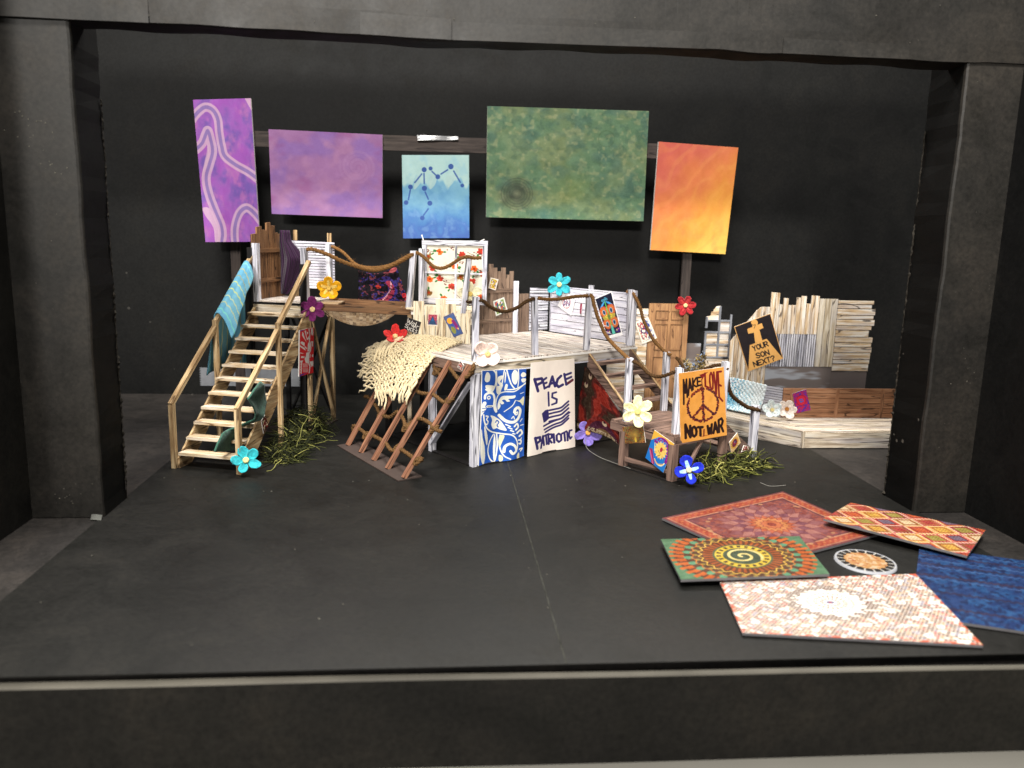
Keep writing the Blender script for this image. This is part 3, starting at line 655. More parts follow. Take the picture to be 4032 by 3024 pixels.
def art_patriotic():
    K = C(46, 40, 92); c = Cv(300, 600, C(230, 218, 206)); m = quadmap((890, 105), (1520, 45), (1535, 1380), (830, 1495))
    def ln(pts, wd, col=K): c.line([m(*p) for p in pts], wd, col)
    TX = lambda ps, wd: [ln(p, wd) for p in ps]
    TX([[(935, 345), (985, 520)], [(940, 350), (1040, 335), (1060, 385), (960, 435)]], .062)          # P
    TX([[(1055, 350), (1085, 480)], [(1060, 365), (1110, 330)], [(1070, 415), (1115, 400)], [(1085, 485), (1135, 460)]], .05)
    TX([[(1155, 460), (1200, 310), (1240, 455)], [(1165, 420), (1230, 400)]], .055); TX([[(1320, 300), (1275, 350), (1255, 430), (1290, 465), (1345, 430)]], .058)
    TX([[(1365, 270), (1395, 430)], [(1370, 290), (1465, 255)], [(1385, 350), (1470, 315)]], .05); TX([[(1395, 425), (1490, 360)]], .06); ln([(1420, 405), (1490, 362)], .05, C(92, 34, 44))
    TX([[(1145, 545), (1155, 745)], [(1255, 545), (1205, 560), (1200, 620), (1265, 650), (1260, 705), (1200, 730)]], .042)
    c.poly([m(*p) for p in ((1045, 860), (1100, 810), (1150, 800), (1160, 940), (1110, 985), (1075, 1000))], K)
    for k, (x0, y0) in enumerate(((1165, 815), (1165, 868), (1160, 925), (1080, 1050), (1090, 1105), (1105, 1145))):
        dy = [0, 50, 105, 165, 220, 262][k]; ln(cr([(x0, y0), (1235, 800 + dy + (10 if k > 2 else 0)), (1320, 775 + dy), (1380, 720 + dy), (1425, 680 + dy * .98)], 5), .042)
    ln(cr([(1165, 985), (1240, 965), (1330, 935), (1390, 880), (1440, 850)], 5), .042)
    TX([[(940, 1220), (975, 1385)], [(940, 1225), (1015, 1215), (1020, 1270), (960, 1305)]], .058); TX([[(1035, 1380), (1065, 1200), (1085, 1340)], [(1045, 1310), (1080, 1295)]], .045); TX([[(1080, 1205), (1140, 1180)], [(1115, 1190), (1130, 1330)]], .042)
    TX([[(1150, 1175), (1160, 1330)], [(1150, 1180), (1200, 1180), (1200, 1235), (1160, 1255), (1200, 1310)]], .042); ln([(1225, 1180), (1235, 1310)], .045); TX([[(1290, 1170), (1265, 1200), (1268, 1270), (1295, 1300), (1325, 1270), (1322, 1190), (1290, 1170)]], .042)
    TX([[(1335, 1170), (1395, 1135)], [(1365, 1155), (1375, 1280)]], .042); ln([(1405, 1150), (1412, 1275)], .042); TX([[(1475, 1120), (1440, 1125), (1430, 1200), (1450, 1250), (1475, 1225)]], .042)
    c.grain(.025, 83); return c.a
def art_makelove():
    O, K, R = C(232, 162, 76), C(44, 26, 24), C(122, 30, 30); c = Cv(300, 430, O)
    c.mix(sm(.4, .7, vnoise(c.h, c.w, 6, 8, 91)) * .4, C(236, 160, 66)); asp = c.h / c.w; cx, cy, r = .5, .50, .33
    lowL = lambda x: .40 - .34 * ((x - .08) / .42) ** .8 * .55 if x > .08 else .40
    def warpM(x, y): t = (y - .10) / .18; b = .47 - .30 * math.sin(min(1, max(0, (x - .06) / .40)) * math.pi / 2) ** .7 + .04; return (x, .10 + t * (b - .10))
    def warpL(x, y): t = (y - .05) / .18; b = .20 + .26 * max(0, (x - .55) / .4) ** 1.4 + .03; return (x, .05 + t * (b - .05))
    c.text('MAKE', .09, .10, .38, .18, .038, K, .32, warpM); c.text('LOVE', .565, .055, .37, .18, .04, R, .36, warpL)
    c.poly([(.43, .065), (.64, .04), (.56, .075), (.5, .14), (.47, .085)], R)
    rr = np.random.RandomState(3)
    def petals(pts, n):
        P = cr(pts, 10)
        for i in range(n):
            p = P[int(rr.rand() * (len(P) - 1))]; c.ell(p[0] + rr.randn() * .008, p[1] + rr.randn() * .007, .024, .016, [C(110, 36, 38), C(78, 34, 46), C(140, 56, 36), C(64, 30, 40)][i % 4], .95, rr.rand() * 3)
    petals([(cx + r * math.cos(t), cy + r * math.sin(t) / asp) for t in np.linspace(0, 6.283, 24)], 190)
    petals([(cx, cy - r / asp), (cx, cy), (cx, cy + r / asp)], 70); petals([(cx, cy), (cx - r * .7, cy + r * .72 / asp)], 34); petals([(cx, cy), (cx + r * .7, cy + r * .72 / asp)], 34)
    c.line([(cx - .015, cy - r / asp - .14), (cx, cy - r / asp)], .02, C(110, 46, 36))
    def warpB(x, y): t = (y - .74) / .2; b = .74 + .055 * math.cos((x - .5) * 6.2) * -1 + .0; top = .745 + .075 * math.cos((x - .5) * 4.2); return (x, top + t * (.935 - top))
    c.text('NOT', .11, .74, .36, .2, .055, K, .34, warpB); c.text('WAR', .58, .74, .34, .2, .052, K, .34, warpB)
    c.line([(.42, .955), (.7, .945)], .008, R); c.line([(.5, .86), (.49, .95)], .03, C(120, 46, 34), .9); c.grain(.05, 92); return c.a
def art_son():
    O, K = C(226, 170, 96), C(32, 26, 30); c = Cv(280, 350, K); m = quadmap((445, 440), (778, 315), (900, 735), (580, 858))
    q = lambda *p: [m(*k) for k in p]
    c.poly(q((590, 610), (745, 550), (905, 745), (580, 870)), O); c.poly(q((640, 590), (625, 480), (680, 470), (705, 565)), O); c.poly(q((565, 460), (590, 450), (700, 405), (715, 450), (620, 495), (575, 505)), O)
    c.poly(q((600, 395), (630, 372), (658, 385), (662, 415), (640, 440), (650, 470), (625, 470), (610, 425)), O, 1, 4); c.line(q((585, 410), (620, 425), (640, 420)), .014, K); c.line(q((640, 425), (628, 455)), .012, K)
    def T(t, x0, y0, x1, y1, hh):
        a = np.array((x0, y0), float); b = np.array((x1, y1), float); d = b - a; L_ = np.linalg.norm(d); d /= L_; up = np.array((-d[1], d[0]))
        n = len(t); lw = L_ / (n + (n - 1) * .3)
        for i, ch in enumerate(t):
            for p in FONT[ch]: c.line(q(*[tuple(a + d * (i * lw * 1.3 + px * lw) + up * (py * hh)) for px, py in p]), .03, K)
    T('YOUR', 612, 622, 748, 575, 45); T('SON', 645, 690, 760, 655, 45); T('NEXT?', 622, 770, 812, 708, 45); c.grain(.03, 95)
    for p in ([(0, 0), (1, 0)], [(0, 0), (0, 1)], [(1, 0), (1, 1)]): c.line(p, .03, O)
    return c.a
def art_warsucks():
    c = Cv(220, 190, C(34, 26, 26)); Wt = C(226, 222, 214)
    c.line([(.08, .08), (.14, .42), (.22, .2), (.30, .48), (.42, .14)], .035, Wt); c.ring(.56, .40, .13, .034, Wt); c.line([(.56, .25), (.56, .55)], .028, Wt); c.line([(.56, .4), (.47, .5)], .026, Wt); c.line([(.56, .4), (.65, .5)], .026, Wt); c.line([(.70, .12), (.71, .56)], .034, Wt)
    c.line([(.80, .6), (.81, .36)], .032, Wt); c.line([(.81, .42), (.95, .36)], .032, Wt)
    c.line([(.26, .56), (.10, .52), (.05, .60), (.20, .70), (.18, .80), (.03, .78)], .032, Wt, 1, 5); c.text('ucks', .24, .52, .68, .42, .032, Wt, .3); c.grain(.04, 96); return c.a
def art_pyramid():
    c = Cv(120, 140, C(236, 226, 214)); c.poly([(.05, .02), (.96, .02), (.96, .9), (.05, .9)], C(150, 40, 66)); c.mix((vnoise(140, 120, 30, 30, 97, 1) > .62) * (c.Y < .5), C(210, 110, 120))
    c.poly([(.5, .12), (.92, .9), (.08, .9)], C(34, 52, 92)); c.ell(.5, .45, .1, .2, C(30, 90, 150)); c.mix((vnoise(140, 120, 26, 26, 98, 1) > .6) * (c.Y > .5) * (c.Y < .88), C(44, 110, 150)); return c.a
def art_moon():
    c = Cv(150, 290, C(72, 92, 140)); c.mix((vnoise(290, 150, 40, 70, 99, 1) > .55) * .6, C(110, 84, 120)); c.poly([(.1, .06), (.92, .06), (.92, .95), (.1, .95)], C(52, 96, 160), .6)
    c.ell(.38, .27, .27, .27, C(240, 170, 50)); c.poly([(.5, .3), (.75, .3), (.86, .62), (.8, .8), (.6, .72), (.56, .5)], C(132, 30, 110), 1, 4); c.ell(.3, .7, .2, .34, C(150, 150, 62), .9); c.ell(.75, .72, .06, .08, C(240, 220, 120)); c.ell(.62, .66, .06, .06, C(220, 60, 90)); c.ell(.45, .5, .12, .14, C(60, 70, 170), .8); c.grain(.1, 100, 160); return c.a
def art_totem():
    c = Cv(220, 440, C(238, 236, 238)); D = C(22, 26, 48); c.poly([(.03, .025), (.97, .025), (.97, .93), (.03, .93)], D)
    r_ = np.random.RandomState(4)
    for s_ in (-1, 1):
        c.poly([(.5 + s_ * .03, .17), (.5 + s_ * .2, .19), (.5 + s_ * .42, .30), (.5 + s_ * .25, .27)], C(64, 150, 214), 1, 4)
        for (y, ry) in ((.38, .17), (.66, .16)):
            c.ell(.5 + s_ * .22, y, .25, .26, C(184, 78, 46)); c.ell(.5 + s_ * .22, y, .2, .2, C(206, 104, 52)); 
            for k in range(26):
                a = 6.28 * k / 26; c.line([(.5 + s_ * .22 + .16 * math.cos(a), y + .08 * math.sin(a)), (.5 + s_ * .22 + .24 * math.cos(a), y + .12 * math.sin(a))], .012, [C(222, 150, 60), C(160, 48, 40), C(96, 150, 110)][k % 3], .8)
            c.ell(.5 + s_ * .22, y + .01, .085, .12, C(120, 190, 206)); c.ell(.5 + s_ * .22, y + .01, .06, .09, C(26, 44, 86))
        c.poly([(.5 + s_ * .05, .46), (.5 + s_ * .4, .48), (.5 + s_ * .36, .56), (.5 + s_ * .06, .58)], C(176, 160, 66), .9); c.line([(.5 + s_ * .1, .46), (.5 + s_ * .2, .5), (.5 + s_ * .1, .54)], .03, C(232, 216, 70), 1, 5); c.ell(.5 + s_ * .3, .86, .15, .1, C(66, 40, 120)); c.ell(.5 + s_ * .25, .85, .04, .04, C(220, 196, 90)); c.ell(.5 + s_ * .36, .83, .04, .03, C(190, 70, 150))
    for i in range(5): c.ell(.38 + .06 * i, .12 + .02 * math.sin(i * 1.6), .055, .055, C(84, 176, 206), .95); c.ell(.38 + .06 * i, .12 + .02 * math.sin(i * 1.6), .03, .03, D)
    c.line([(.5, .17), (.5, .72)], .05, C(90, 190, 90)); c.line([(.5, .45), (.5, .6)], .035, C(120, 150, 50)); c.poly([(.45, .72), (.55, .72), (.6, .92), (.4, .92)], C(88, 186, 170)); c.grain(.1, 101, 160); return c.a
def art_nosign():
    c = Cv(160, 200, C(238, 236, 238)); R = C(176, 40, 44); c.ring(.5, .48, .33, .045, R)
    for k in range(6): a = 1.57 + 6.283 * k / 6; c.line([(.5, .48), (.5 + .33 * math.cos(a), .48 + .33 * math.sin(a) * .8)], .028, R)
    for k in range(3): c.text('BOX', .24 + .08 * k, .3 + .16 * k, .3, .1, .03, C(48, 52, 110), .25)
    return c.a
def art_tricolor():
    c = Cv(170, 260, C(236, 228, 208)); n = vnoise(260, 170, 12, 16, 102, 2); m_ = (c.X > .1) & (c.X < .9) & (c.Y > .07) & (c.Y < .93)
    c.mix(m_ & (n > .5) & (c.X < .55), C(170, 52, 56)); c.mix(m_ & (n > .52) & (c.X >= .5), C(52, 70, 140)); c.mix(m_ & (vnoise(260, 170, 14, 18, 103, 2) > .6), C(120, 116, 122))
    c.ring(.38, .48, .16, .08, C(66, 44, 90)); c.ell(.38, .48, .09, .11, C(232, 222, 206)); c.ell(.4, .42, .06, .04, C(170, 44, 50)); c.ring(.68, .6, .12, .05, C(50, 70, 150)); c.ring(.72, .3, .12, .06, C(50, 64, 140)); return c.a
def art_gold():
    c = Cv(200, 160, C(120, 92, 52)); n = vnoise(160, 200, 14, 12, 104, 3); c.mix(sm(.45, .6, n), C(104, 112, 70)); c.mix(sm(.52, .68, vnoise(160, 200, 20, 16, 105, 2)), C(168, 110, 44)); c.mix(sm(.55, .7, vnoise(160, 200, 24, 20, 106, 2)), C(110, 44, 34))
    d = np.hypot((c.X - .55), (c.Y - .5) * .8); c.mix(np.clip(1 - d * 3, 0, 1), C(236, 190, 90))
    for k in range(4): c.ring(.55, .5, .12 + .09 * k, .01, C(180, 160, 100), .5)
    c.ell(.55, .8, .05, .12, C(240, 200, 70)); return c.a
def art_lion():
    c = Cv(220, 250, C(30, 110, 186)); c.poly([(0, 0), (1, 0), (1, .5), (.8, .2), (.3, .1), (0, .35)], C(222, 168, 62)); P = C(120, 30, 120)
    c.line([(.22, .30), (.45, .12), (.75, .16), (.92, .42), (.95, .66)], .15, P, 1, 6); c.text('LOVE', .24, .12, .5, .11, .022, C(60, 150, 210), .3, lambda x, y: (x, y + .25 * (x - .45) ** 2 * 2)); 
    for k in range(6): c.line([(.78 + .03 * k, .25 + .07 * k), (.86 + .02 * k, .22 + .07 * k)], .02, C(190, 60, 140))
    for k in range(16): a = 6.28 * k / 16; c.poly([(.55, .45), (.55 + .25 * math.cos(a - .2), .45 + .22 * math.sin(a - .2)), (.55 + .33 * math.cos(a), .45 + .29 * math.sin(a)), (.55 + .25 * math.cos(a + .2), .45 + .22 * math.sin(a + .2))], [C(214, 176, 84), C(226, 196, 110)][k % 2])
    c.ell(.55, .44, .19, .2, C(220, 186, 96)); c.ell(.57, .42, .06, .09, C(160, 36, 60)); c.line([(.45, .5), (.6, .58), (.5, .66)], .02, C(130, 86, 40), 1, 5); c.line([(.62, .4), (.7, .36)], .02, C(120, 80, 40))
    c.poly([(.02, .62), (.18, .58), (.5, .98), (.34, 1)], C(140, 36, 92)); c.line([(.1, .68), (.4, .97)], .05, C(214, 120, 150), .7)
    c.line([(.42, .82), (.6, .9), (.8, .86), (.9, .74)], .05, C(228, 214, 170), 1, 6)
    for k in range(9): c.ell(.44 + .05 * k, .84 + .05 * math.sin(k * .5), .022, .03, C(196, 150, 84))
    c.line([(.2, .35), (.3, .6)], .03, C(228, 210, 160)); return c.a
def art_bench():
    c = Cv(140, 190, C(190, 30, 70)); n = vnoise(190, 140, 22, 28, 107, 1); c.mix((n > .5) & ((c.Y < .25) | (c.X < .15) | (c.X > .85) | (c.Y > .66)), C(84, 44, 150)); c.ell(.5, .44, .33, .33, C(206, 34, 62)); c.ring(.5, .44, .33, .03, C(120, 24, 70)); c.poly([(.35, .36), (.62, .38), (.66, .52), (.42, .55)], C(70, 90, 180)); c.poly([(.4, .42), (.6, .43), (.58, .5)], C(206, 40, 70)); return c.a
def art_rally():
    R, G = C(186, 34, 38), C(196, 192, 188); c = Cv(150, 430, R); m = quadmap((180, 340), (580, 260), (545, 1450), (180, 1545)); q = lambda *p: [m(*k) for k in p]
    for pts in ([(255, 470), (265, 370), (290, 400), (330, 540), (385, 660), (340, 600)], [(320, 350), (360, 340), (370, 440), (390, 560), (435, 480), (440, 560), (385, 590)], [(215, 660), (250, 620), (330, 660), (320, 760), (230, 680)], [(205, 720), (330, 800), (360, 870), (200, 760)], [(330, 740), (385, 800), (380, 830), (330, 790)], [(205, 910), (330, 945), (210, 940)], [(430, 640), (410, 690), (400, 890), (455, 880), (470, 700)], [(365, 920), (435, 905), (430, 1000), (420, 1080), (415, 1200), (350, 1180), (325, 1080), (360, 1010)],
                [(495, 290), (555, 280), (555, 490), (540, 440), (520, 480), (515, 430), (500, 470)], [(490, 625), (550, 620), (548, 760), (525, 760), (520, 690)], [(460, 960), (480, 955), (475, 1045), (455, 1050)], [(515, 980), (550, 950), (548, 1040), (510, 1020)], [(455, 1150), (550, 1135), (545, 1290), (520, 1250), (505, 1300), (470, 1210)], [(200, 1130), (290, 1120), (260, 1180), (250, 1480), (235, 1480), (240, 1190)], [(380, 385), (415, 375), (420, 440), (395, 430)]):
        c.poly(q(*pts), G)
    c.line(q((440, 310), (465, 420), (450, 620), (490, 700), (480, 860), (430, 960), (430, 1180), (460, 1280), (440, 1450)), .075, G); 
    for k in range(7): c.line(q((215, 1190 + 42 * k), (238, 1185 + 42 * k)), .035, G)
    for k in range(5):
        for j in range(2): c.line(q((285 + 28 * k, 1200 + 130 * j), (295 + 26 * k, 1300 + 130 * j)), .03, G, .9)
    c.ell(*m(260, 1035), .07, .07, G); c.ell(*m(305, 1035), .05, .06, G); c.poly(q((180, 345), (380, 305), (300, 335), (200, 372)), C(62, 40, 120)); c.poly(q((190, 1500), (400, 1440), (210, 1540)), C(50, 46, 130)); c.line(q((188, 330), (188, 1550)), .07, C(236, 230, 224)); return c.a
def art_small(seed, bg, cols):
    c = Cv(90, 110, C(*bg))
    for k, cl in enumerate(cols): c.mix((vnoise(110, 90, 5, 6, seed + k, 2) > .53) & (c.X > .1) & (c.X < .9) & (c.Y > .09) & (c.Y < .91), C(*cl))
    return c.a
def art_sunpost():
    c = Cv(110, 120, C(222, 190, 140)); t = np.arctan2(c.Y - .5, c.X - .5); r = np.hypot(c.X - .5, c.Y - .5); c.mix(r < .4 + .06 * np.sin(t * 16), C(206, 150, 60)); c.mix(r < .27, C(84, 40, 70)); c.mix((r < .25) & (vnoise(120, 110, 12, 12, 140, 1) > .5), C(150, 50, 60)); c.ell(.52, .46, .07, .09, C(120, 110, 150)); return c.a
def art_floral():
    c = Cv(330, 360, C(196, 190, 176)); r_ = np.random.RandomState(12); asp = 360 / 330
    spots = [(.24, .12, 'o'), (.93, .1, 'r'), (.5, .36, 'o'), (.98, .48, 'o'), (.08, .6, 'o'), (.25, .58, 'r'), (.8, .62, 'r'), (.7, .82, 'o'), (.32, .94, 'o'), (.83, .4, 'o'), (.05, .2, 'b'), (.12, .4, 'r'), (.62, .16, 'r'), (.45, .72, 'r'), (.95, .9, 'o'), (.06, .84, 'b'), (.6, .55, 'b')]
    for x, y, k in spots:
        col = {'o': C(206, 88, 34), 'r': C(166, 50, 40), 'b': C(120, 84, 40)}[k]
        for p in range(7): a = 6.283 * p / 7 + r_.rand(); c.ell(x + .034 * math.cos(a), y + .034 * math.sin(a) / asp, .03, .023, col * (.85 + .3 * r_.rand()), 1, a)
        c.ell(x, y, .022, .022, C(150, 50, 26))
        for p in range(3): a = r_.rand() * 6.28; c.ell(x + .085 * math.cos(a), y + .08 * math.sin(a), .03, .016, C(52, 104, 56), 1, a)
    for k in range(12):
        x, y = r_.rand(2); P = [(x, y), (x + .05, y + .03), (x + .12, y + .02 + .08 * r_.rand())]; c.line(P, .009, C(84, 60, 44), 1, 4)
        for p in range(4): c.ell(x + .12 * r_.rand(), y + .08 * r_.rand(), .013, .012, C(96, 40, 40))
    s_ = np.sin(c.X * 330 * 1.2) * np.sin(c.Y * 360 * 1.2); c.a *= (1 + .05 * s_)[..., None]; c.grain(.04, 14); return c.a
def art_paisley():
    c = Cv(240, 240, C(24, 18, 26)); n = vnoise(240, 240, 7, 7, 111, 2); c.mix((n > .55), C(46, 40, 96)); c.mix((vnoise(240, 240, 14, 14, 112, 2) > .6), C(112, 54, 62)); c.line([(.35, 1.0), (.6, .88), (.76, .6), (.70, .3), (.62, .25)], .2, C(58, 46, 116), 1, 6); c.line([(.4, 1.0), (.62, .85), (.74, .6), (.7, .38)], .12, C(150, 50, 72), 1, 6)
    for k in range(16): t = k / 15; c.ell(.44 + .32 * math.sin(t * 1.5), 1.0 - .62 * t, .016, .022, C(214, 170, 180), .9)
    c.ell(.46, .5, .06, .07, C(190, 60, 50)); c.ell(.97, .82, .06, .1, C(196, 50, 60)); c.mix((vnoise(240, 240, 30, 30, 113, 1) > .66) * .8, C(18, 14, 20)); c.mix((c.X < .28) * .8 * (vnoise(240, 240, 20, 8, 114, 2) > .42), C(16, 15, 18)); c.ell(.9, .06, .1, .06, C(176, 84, 90)); c.grain(.09, 15, 160); return c.a
def art_carpet():
    c = Cv(260, 320, C(84, 26, 20)); X, Y = c.X, c.Y; d = np.hypot(X - .62, (Y - 1.05) * 1.1); w_ = vnoise(320, 260, 4, 5, 121, 2)
    st = np.sin((np.arctan2(Y - 1.1, X - .35) * 7 + w_ * 3)); c.mix(sm(.2, .6, st), C(56, 38, 26)); c.mix(sm(.3, .7, -st), C(140, 38, 26)); c.mix((d < .42), C(112, 30, 24)); c.mix((d < .34), C(70, 26, 46)); c.mix(d < .2, C(112, 84, 56))
    for x, y in ((.13, .25), (.2, .06), (.62, .75), (.9, .55)): c.ell(x, y, .05, .06, C(196, 170, 140)); c.ell(x, y - .03, .026, .03, C(60, 20, 34))
    c.mix((Y > .92) * (vnoise(320, 260, 40, 40, 122, 1) > .45), C(170, 150, 120)); c.grain(.16, 16, 200); return c.a * .8
def art_towel():
    c = Cv(300, 300, C(100, 160, 188)); n = vnoise(300, 300, 3, 3, 131); c.mix(sm(.45, .7, n), C(116, 174, 196))
    for x, wd, col in ((.06, .035, C(128, 200, 200)), (.17, .03, C(176, 168, 120)), (.30, .03, C(150, 150, 120)), (.42, .026, C(206, 200, 110)), (.55, .03, C(206, 204, 120)), (.68, .03, C(196, 200, 150)), (.80, .03, C(190, 190, 140)), (.92, .035, C(120, 196, 180))):
        c.mix(np.clip(1 - np.abs(c.X - x + .006 * np.sin(c.Y * 60)) / (wd * .6), 0, 1), col)
    c.mix(sm(.86, .9, c.Y * 0 + c.X) * sm(.5, .3, np.abs(c.Y - .3)) * 0, C(200, 90, 60)); kn = np.sin(c.X * 300) * np.sin(c.Y * 260); c.a *= (1 + .10 * kn)[..., None]; c.grain(.05, 17); return c.a
def art_knit():
    c = Cv(240, 200, C(228, 236, 238)); n = vnoise(200, 240, 3, 3, 151); gx = np.sin(c.X * 95 + 2 * np.sin(c.Y * 60)); gy = np.sin(c.Y * 78); t = (gx * gy > .15); c.mix(t * sm(.75, .25, c.X + (n - .5) * .5) * .9, C(62, 146, 182)); c.mix(t * .5 * sm(.55, .8, n), C(96, 170, 198)); c.mix(sm(.35, .0, np.hypot(c.X - .1, c.Y - .6)) * .7, C(52, 140, 180)); c.grain(.05, 18); return c.a

for _n, _f_ in dict(marble=art_marble, lilac=art_lilac, sea=art_sea, moss=art_moss, flame=art_flame, redrug=art_redrug, kilim=art_kilim, roundrug=art_round, spiral=art_spiral, mosaic=art_mosaic, bluerug=art_bluerug, peacebird=art_peacebird, patriotic=art_patriotic, makelove=art_makelove, son=art_son, warsucks=art_warsucks, pyramid=art_pyramid, moon=art_moon, totem=art_totem, nosign=art_nosign, tricolor=art_tricolor, gold=art_gold, lion=art_lion, benchposter=art_bench, rally=art_rally, sunpost=art_sunpost).items():
    PRINT[_n] = printed('print_' + _n, _f_())
for _n, _a in dict(fence_a=(201, (226, 214, 200), ((170, 40, 40), (60, 70, 120), (190, 170, 60))), fence_b=(211, (206, 210, 200), ((190, 70, 40), (50, 70, 110), (120, 140, 80))), strip=(221, (128, 28, 60), ((160, 60, 90),)), stair=(231, (60, 30, 26), ((120, 30, 30), (200, 190, 160))), fascia=(241, (180, 170, 160), ((60, 60, 80), (190, 70, 50))), tiny=(251, (230, 220, 205), ((140, 30, 36), (150, 50, 50)))).items():
    PRINT[_n] = printed('print_' + _n, art_small(*_a))
CLOTH = {}
for _n, _f_, _wv, _ws in (('floral', art_floral, .3, (160, 170)), ('paisley', art_paisley, .5, (120, 120)), ('carpet', art_carpet, 1.0, (110, 130)), ('towel', art_towel, .8, (70, 130)), ('knit', art_knit, .9, (60, 50))):
    CLOTH[_n] = printed('cloth_' + _n, _f_(), .85, .1, _wv, _ws)

# ------------------------------------------------------------------ shared materials
M_FLOOR = blackboard('black_stage_board', (15, 15, 13), (25, 24, 22), .5, .55, 1.0, .22)
M_FLOOR2 = blackboard('worn_grey_black_board', (28, 26, 25), (46, 42, 39), .7, .6, 1.4, .3)
M_WALL = blackboard('black_wall_board', (13, 13, 13), (20, 20, 19), .1, .65, .8, .15)
M_ARCH = blackboard('scuffed_black_arch_board', (25, 24, 22), (40, 37, 33), .8, .52, 1.2, .32)
M_APRON = blackboard('black_apron_board', (21, 20, 18), (34, 32, 28), .5, .6, .9, .2)
M_INNER_SHADE = blackboard('shaded_return_board', (9, 9, 9), (15, 15, 14), .3, .7, 1.0, .1)  # darker copy of the arch board: shade painted into column returns and header underside
M_EDGE = plain('raw_board_edge', (72, 69, 62), .7, .2, .4, 14)
M_WHITE = plain('white_card_edge', (232, 228, 222), .6, .2, .05, 60)
M_DARK = plain('black_card', (24, 22, 22), .6, .25, .3, 40)
M_INK = plain('dark_ink_backing', (58, 54, 54), .7, .15, .2, 40)
M_BASE = plain('dark_brown_base_card', (62, 52, 48), .65, .2, .25, 30)
M_TABLE = plain('grey_table', (96, 94, 88), .5, .3, .06, 10)
M_TAPE = plain('silver_grey_cloth_tape', (112, 114, 118), .45, .35, .3, 45)
M_CLEAR = plain('shiny_clear_tape', (104, 104, 106), .25, .5, .6, 45)
W_GRAY = wood('grey_white_inked_wood', (222, 221, 226), (188, 187, 196), (126, 126, 138), (34, 34, 42), .030, 8.0, (150, 152, 172), .45)
W_CLAP = wood('white_clapboard_inked', (226, 225, 231), (204, 202, 212), (156, 154, 168), (84, 82, 92), .007, 5.0, (176, 174, 196), .55, tone=.06)
W_DECK = wood('pale_inked_deck', (220, 212, 201), (188, 174, 161), (130, 114, 102), (58, 48, 42), .026, 7.5, (146, 142, 152), .5, tone=.14)
W_FASC = wood('weathered_fascia_wood', (214, 204, 186), (178, 162, 136), (128, 112, 92), (60, 52, 44), .018, 4.0, (160, 164, 176), .5)
W_TAN = wood('tan_stained_wood', (206, 182, 142), (164, 134, 96), (80, 58, 40), (58, 40, 28), .018, 6.0, (104, 82, 60), .55, .45, tone=.15)
W_TREAD = wood('pale_tan_tread_wood', (222, 212, 196), (190, 166, 130), (120, 90, 58), (92, 66, 44), .016, 4.0, (160, 132, 100), .35)
W_BROWN = wood('brown_inked_wood', (146, 108, 74), (118, 84, 56), (76, 52, 36), (44, 32, 26), .016, 4.5, (96, 72, 52), .4)
W_FENCE = wood('grey_brown_fence_wood', (140, 118, 100), (114, 94, 80), (80, 64, 54), (42, 34, 30), .016, 4.0, (100, 84, 76), .4)
W_RED = wood('red_brown_pole_wood', (156, 112, 86), (124, 84, 64), (76, 50, 40), (50, 32, 28), .024, 8.0, (108, 76, 62), .35)
W_PURP = wood('purple_brown_wood', (138, 112, 98), (110, 88, 78), (68, 52, 46), (34, 26, 24), .030, 9.0, (92, 76, 72), .4)
W_CREAM = wood('cream_plank_wood', (244, 236, 214), (232, 216, 184), (184, 150, 110), (112, 84, 60), .018, 6.0, (206, 190, 160), .3, tone=.05)
W_MIX = wood('streaked_plank_wood', (230, 224, 214), (200, 172, 134), (142, 112, 84), (66, 54, 48), .012, 4.0, (176, 178, 186), .5, tone=.1)
W_BENCH = wood('pale_bench_wood', (222, 212, 194), (188, 172, 150), (130, 112, 92), (56, 48, 46), .028, 9.0, (150, 150, 168), .45)
W_BKBN = wood('red_brown_bench_back', (190, 142, 108), (164, 116, 84), (116, 78, 56), (54, 34, 26), .014, 5.0, (120, 86, 66), .3)
W_DOOR = wood('brown_door_wood', (176, 134, 92), (150, 110, 76), (112, 78, 54), (84, 56, 38), .008, 2.4, (130, 98, 72), .35)
W_SLAT = wood('hammock_slat_wood', (182, 158, 126), (140, 114, 84), (96, 72, 50), (60, 44, 32), .016, 4.5, (150, 140, 128), .35)
W_BLK = wood('dark_bar_wood', (66, 58, 54), (52, 45, 42), (36, 32, 30), (24, 20, 20), .012, 3.0, (44, 38, 36), .3)
M_JUTE = plain('jute_twine', (112, 80, 46), .9, .1, .45, 900, .5)
M_JUTE2 = plain('dark_jute_twine', (70, 50, 30), .9, .1, .45, 900, .5)

# ------------------------------------------------------------------ the setting: stage box
def slab(name, x0, x1, y0, y1, z0, z1, mat, parent=None, **pr):
    vs = [(x0, y0, z0), (x1, y0, z0), (x1, y1, z0), (x0, y1, z0), (x0, y0, z1), (x1, y0, z1), (x1, y1, z1), (x0, y1, z1)]
    return mesh(name, vs, [(3, 2, 1, 0), (4, 5, 6, 7), (0, 1, 5, 4), (1, 2, 6, 5), (2, 3, 7, 6), (3, 0, 4, 7)], mat, parent, **pr)

slab('table_top', -160, 160, -170, 130, -6.2, -4.15, M_TABLE, kind='structure')
slab('base_floor', -60, 62, -17.2, 38, -.9, -.05, M_FLOOR2, kind='structure')
fl = slab('stage_floor', -24.9, 25.6, -17.46, 37.0, -.045, 0, M_FLOOR, kind='structure')
slab('chalk_line', -.035, .035, -17.4, 12.8, .0, .004, plain('chalk', (50, 50, 46), .9, .05, .5, 130), fl)
slab('back_wall', -70, 75, 37.0, 37.6, -.05, 56, M_WALL, kind='structure')
slab('side_wall_left', -29.4, -28.75, -13, 0, -.05, 38, M_APRON, kind='structure')
slab('side_wall_right', 28.75, 29.4, -13, 0, -.05, 38, M_WALL, kind='structure')

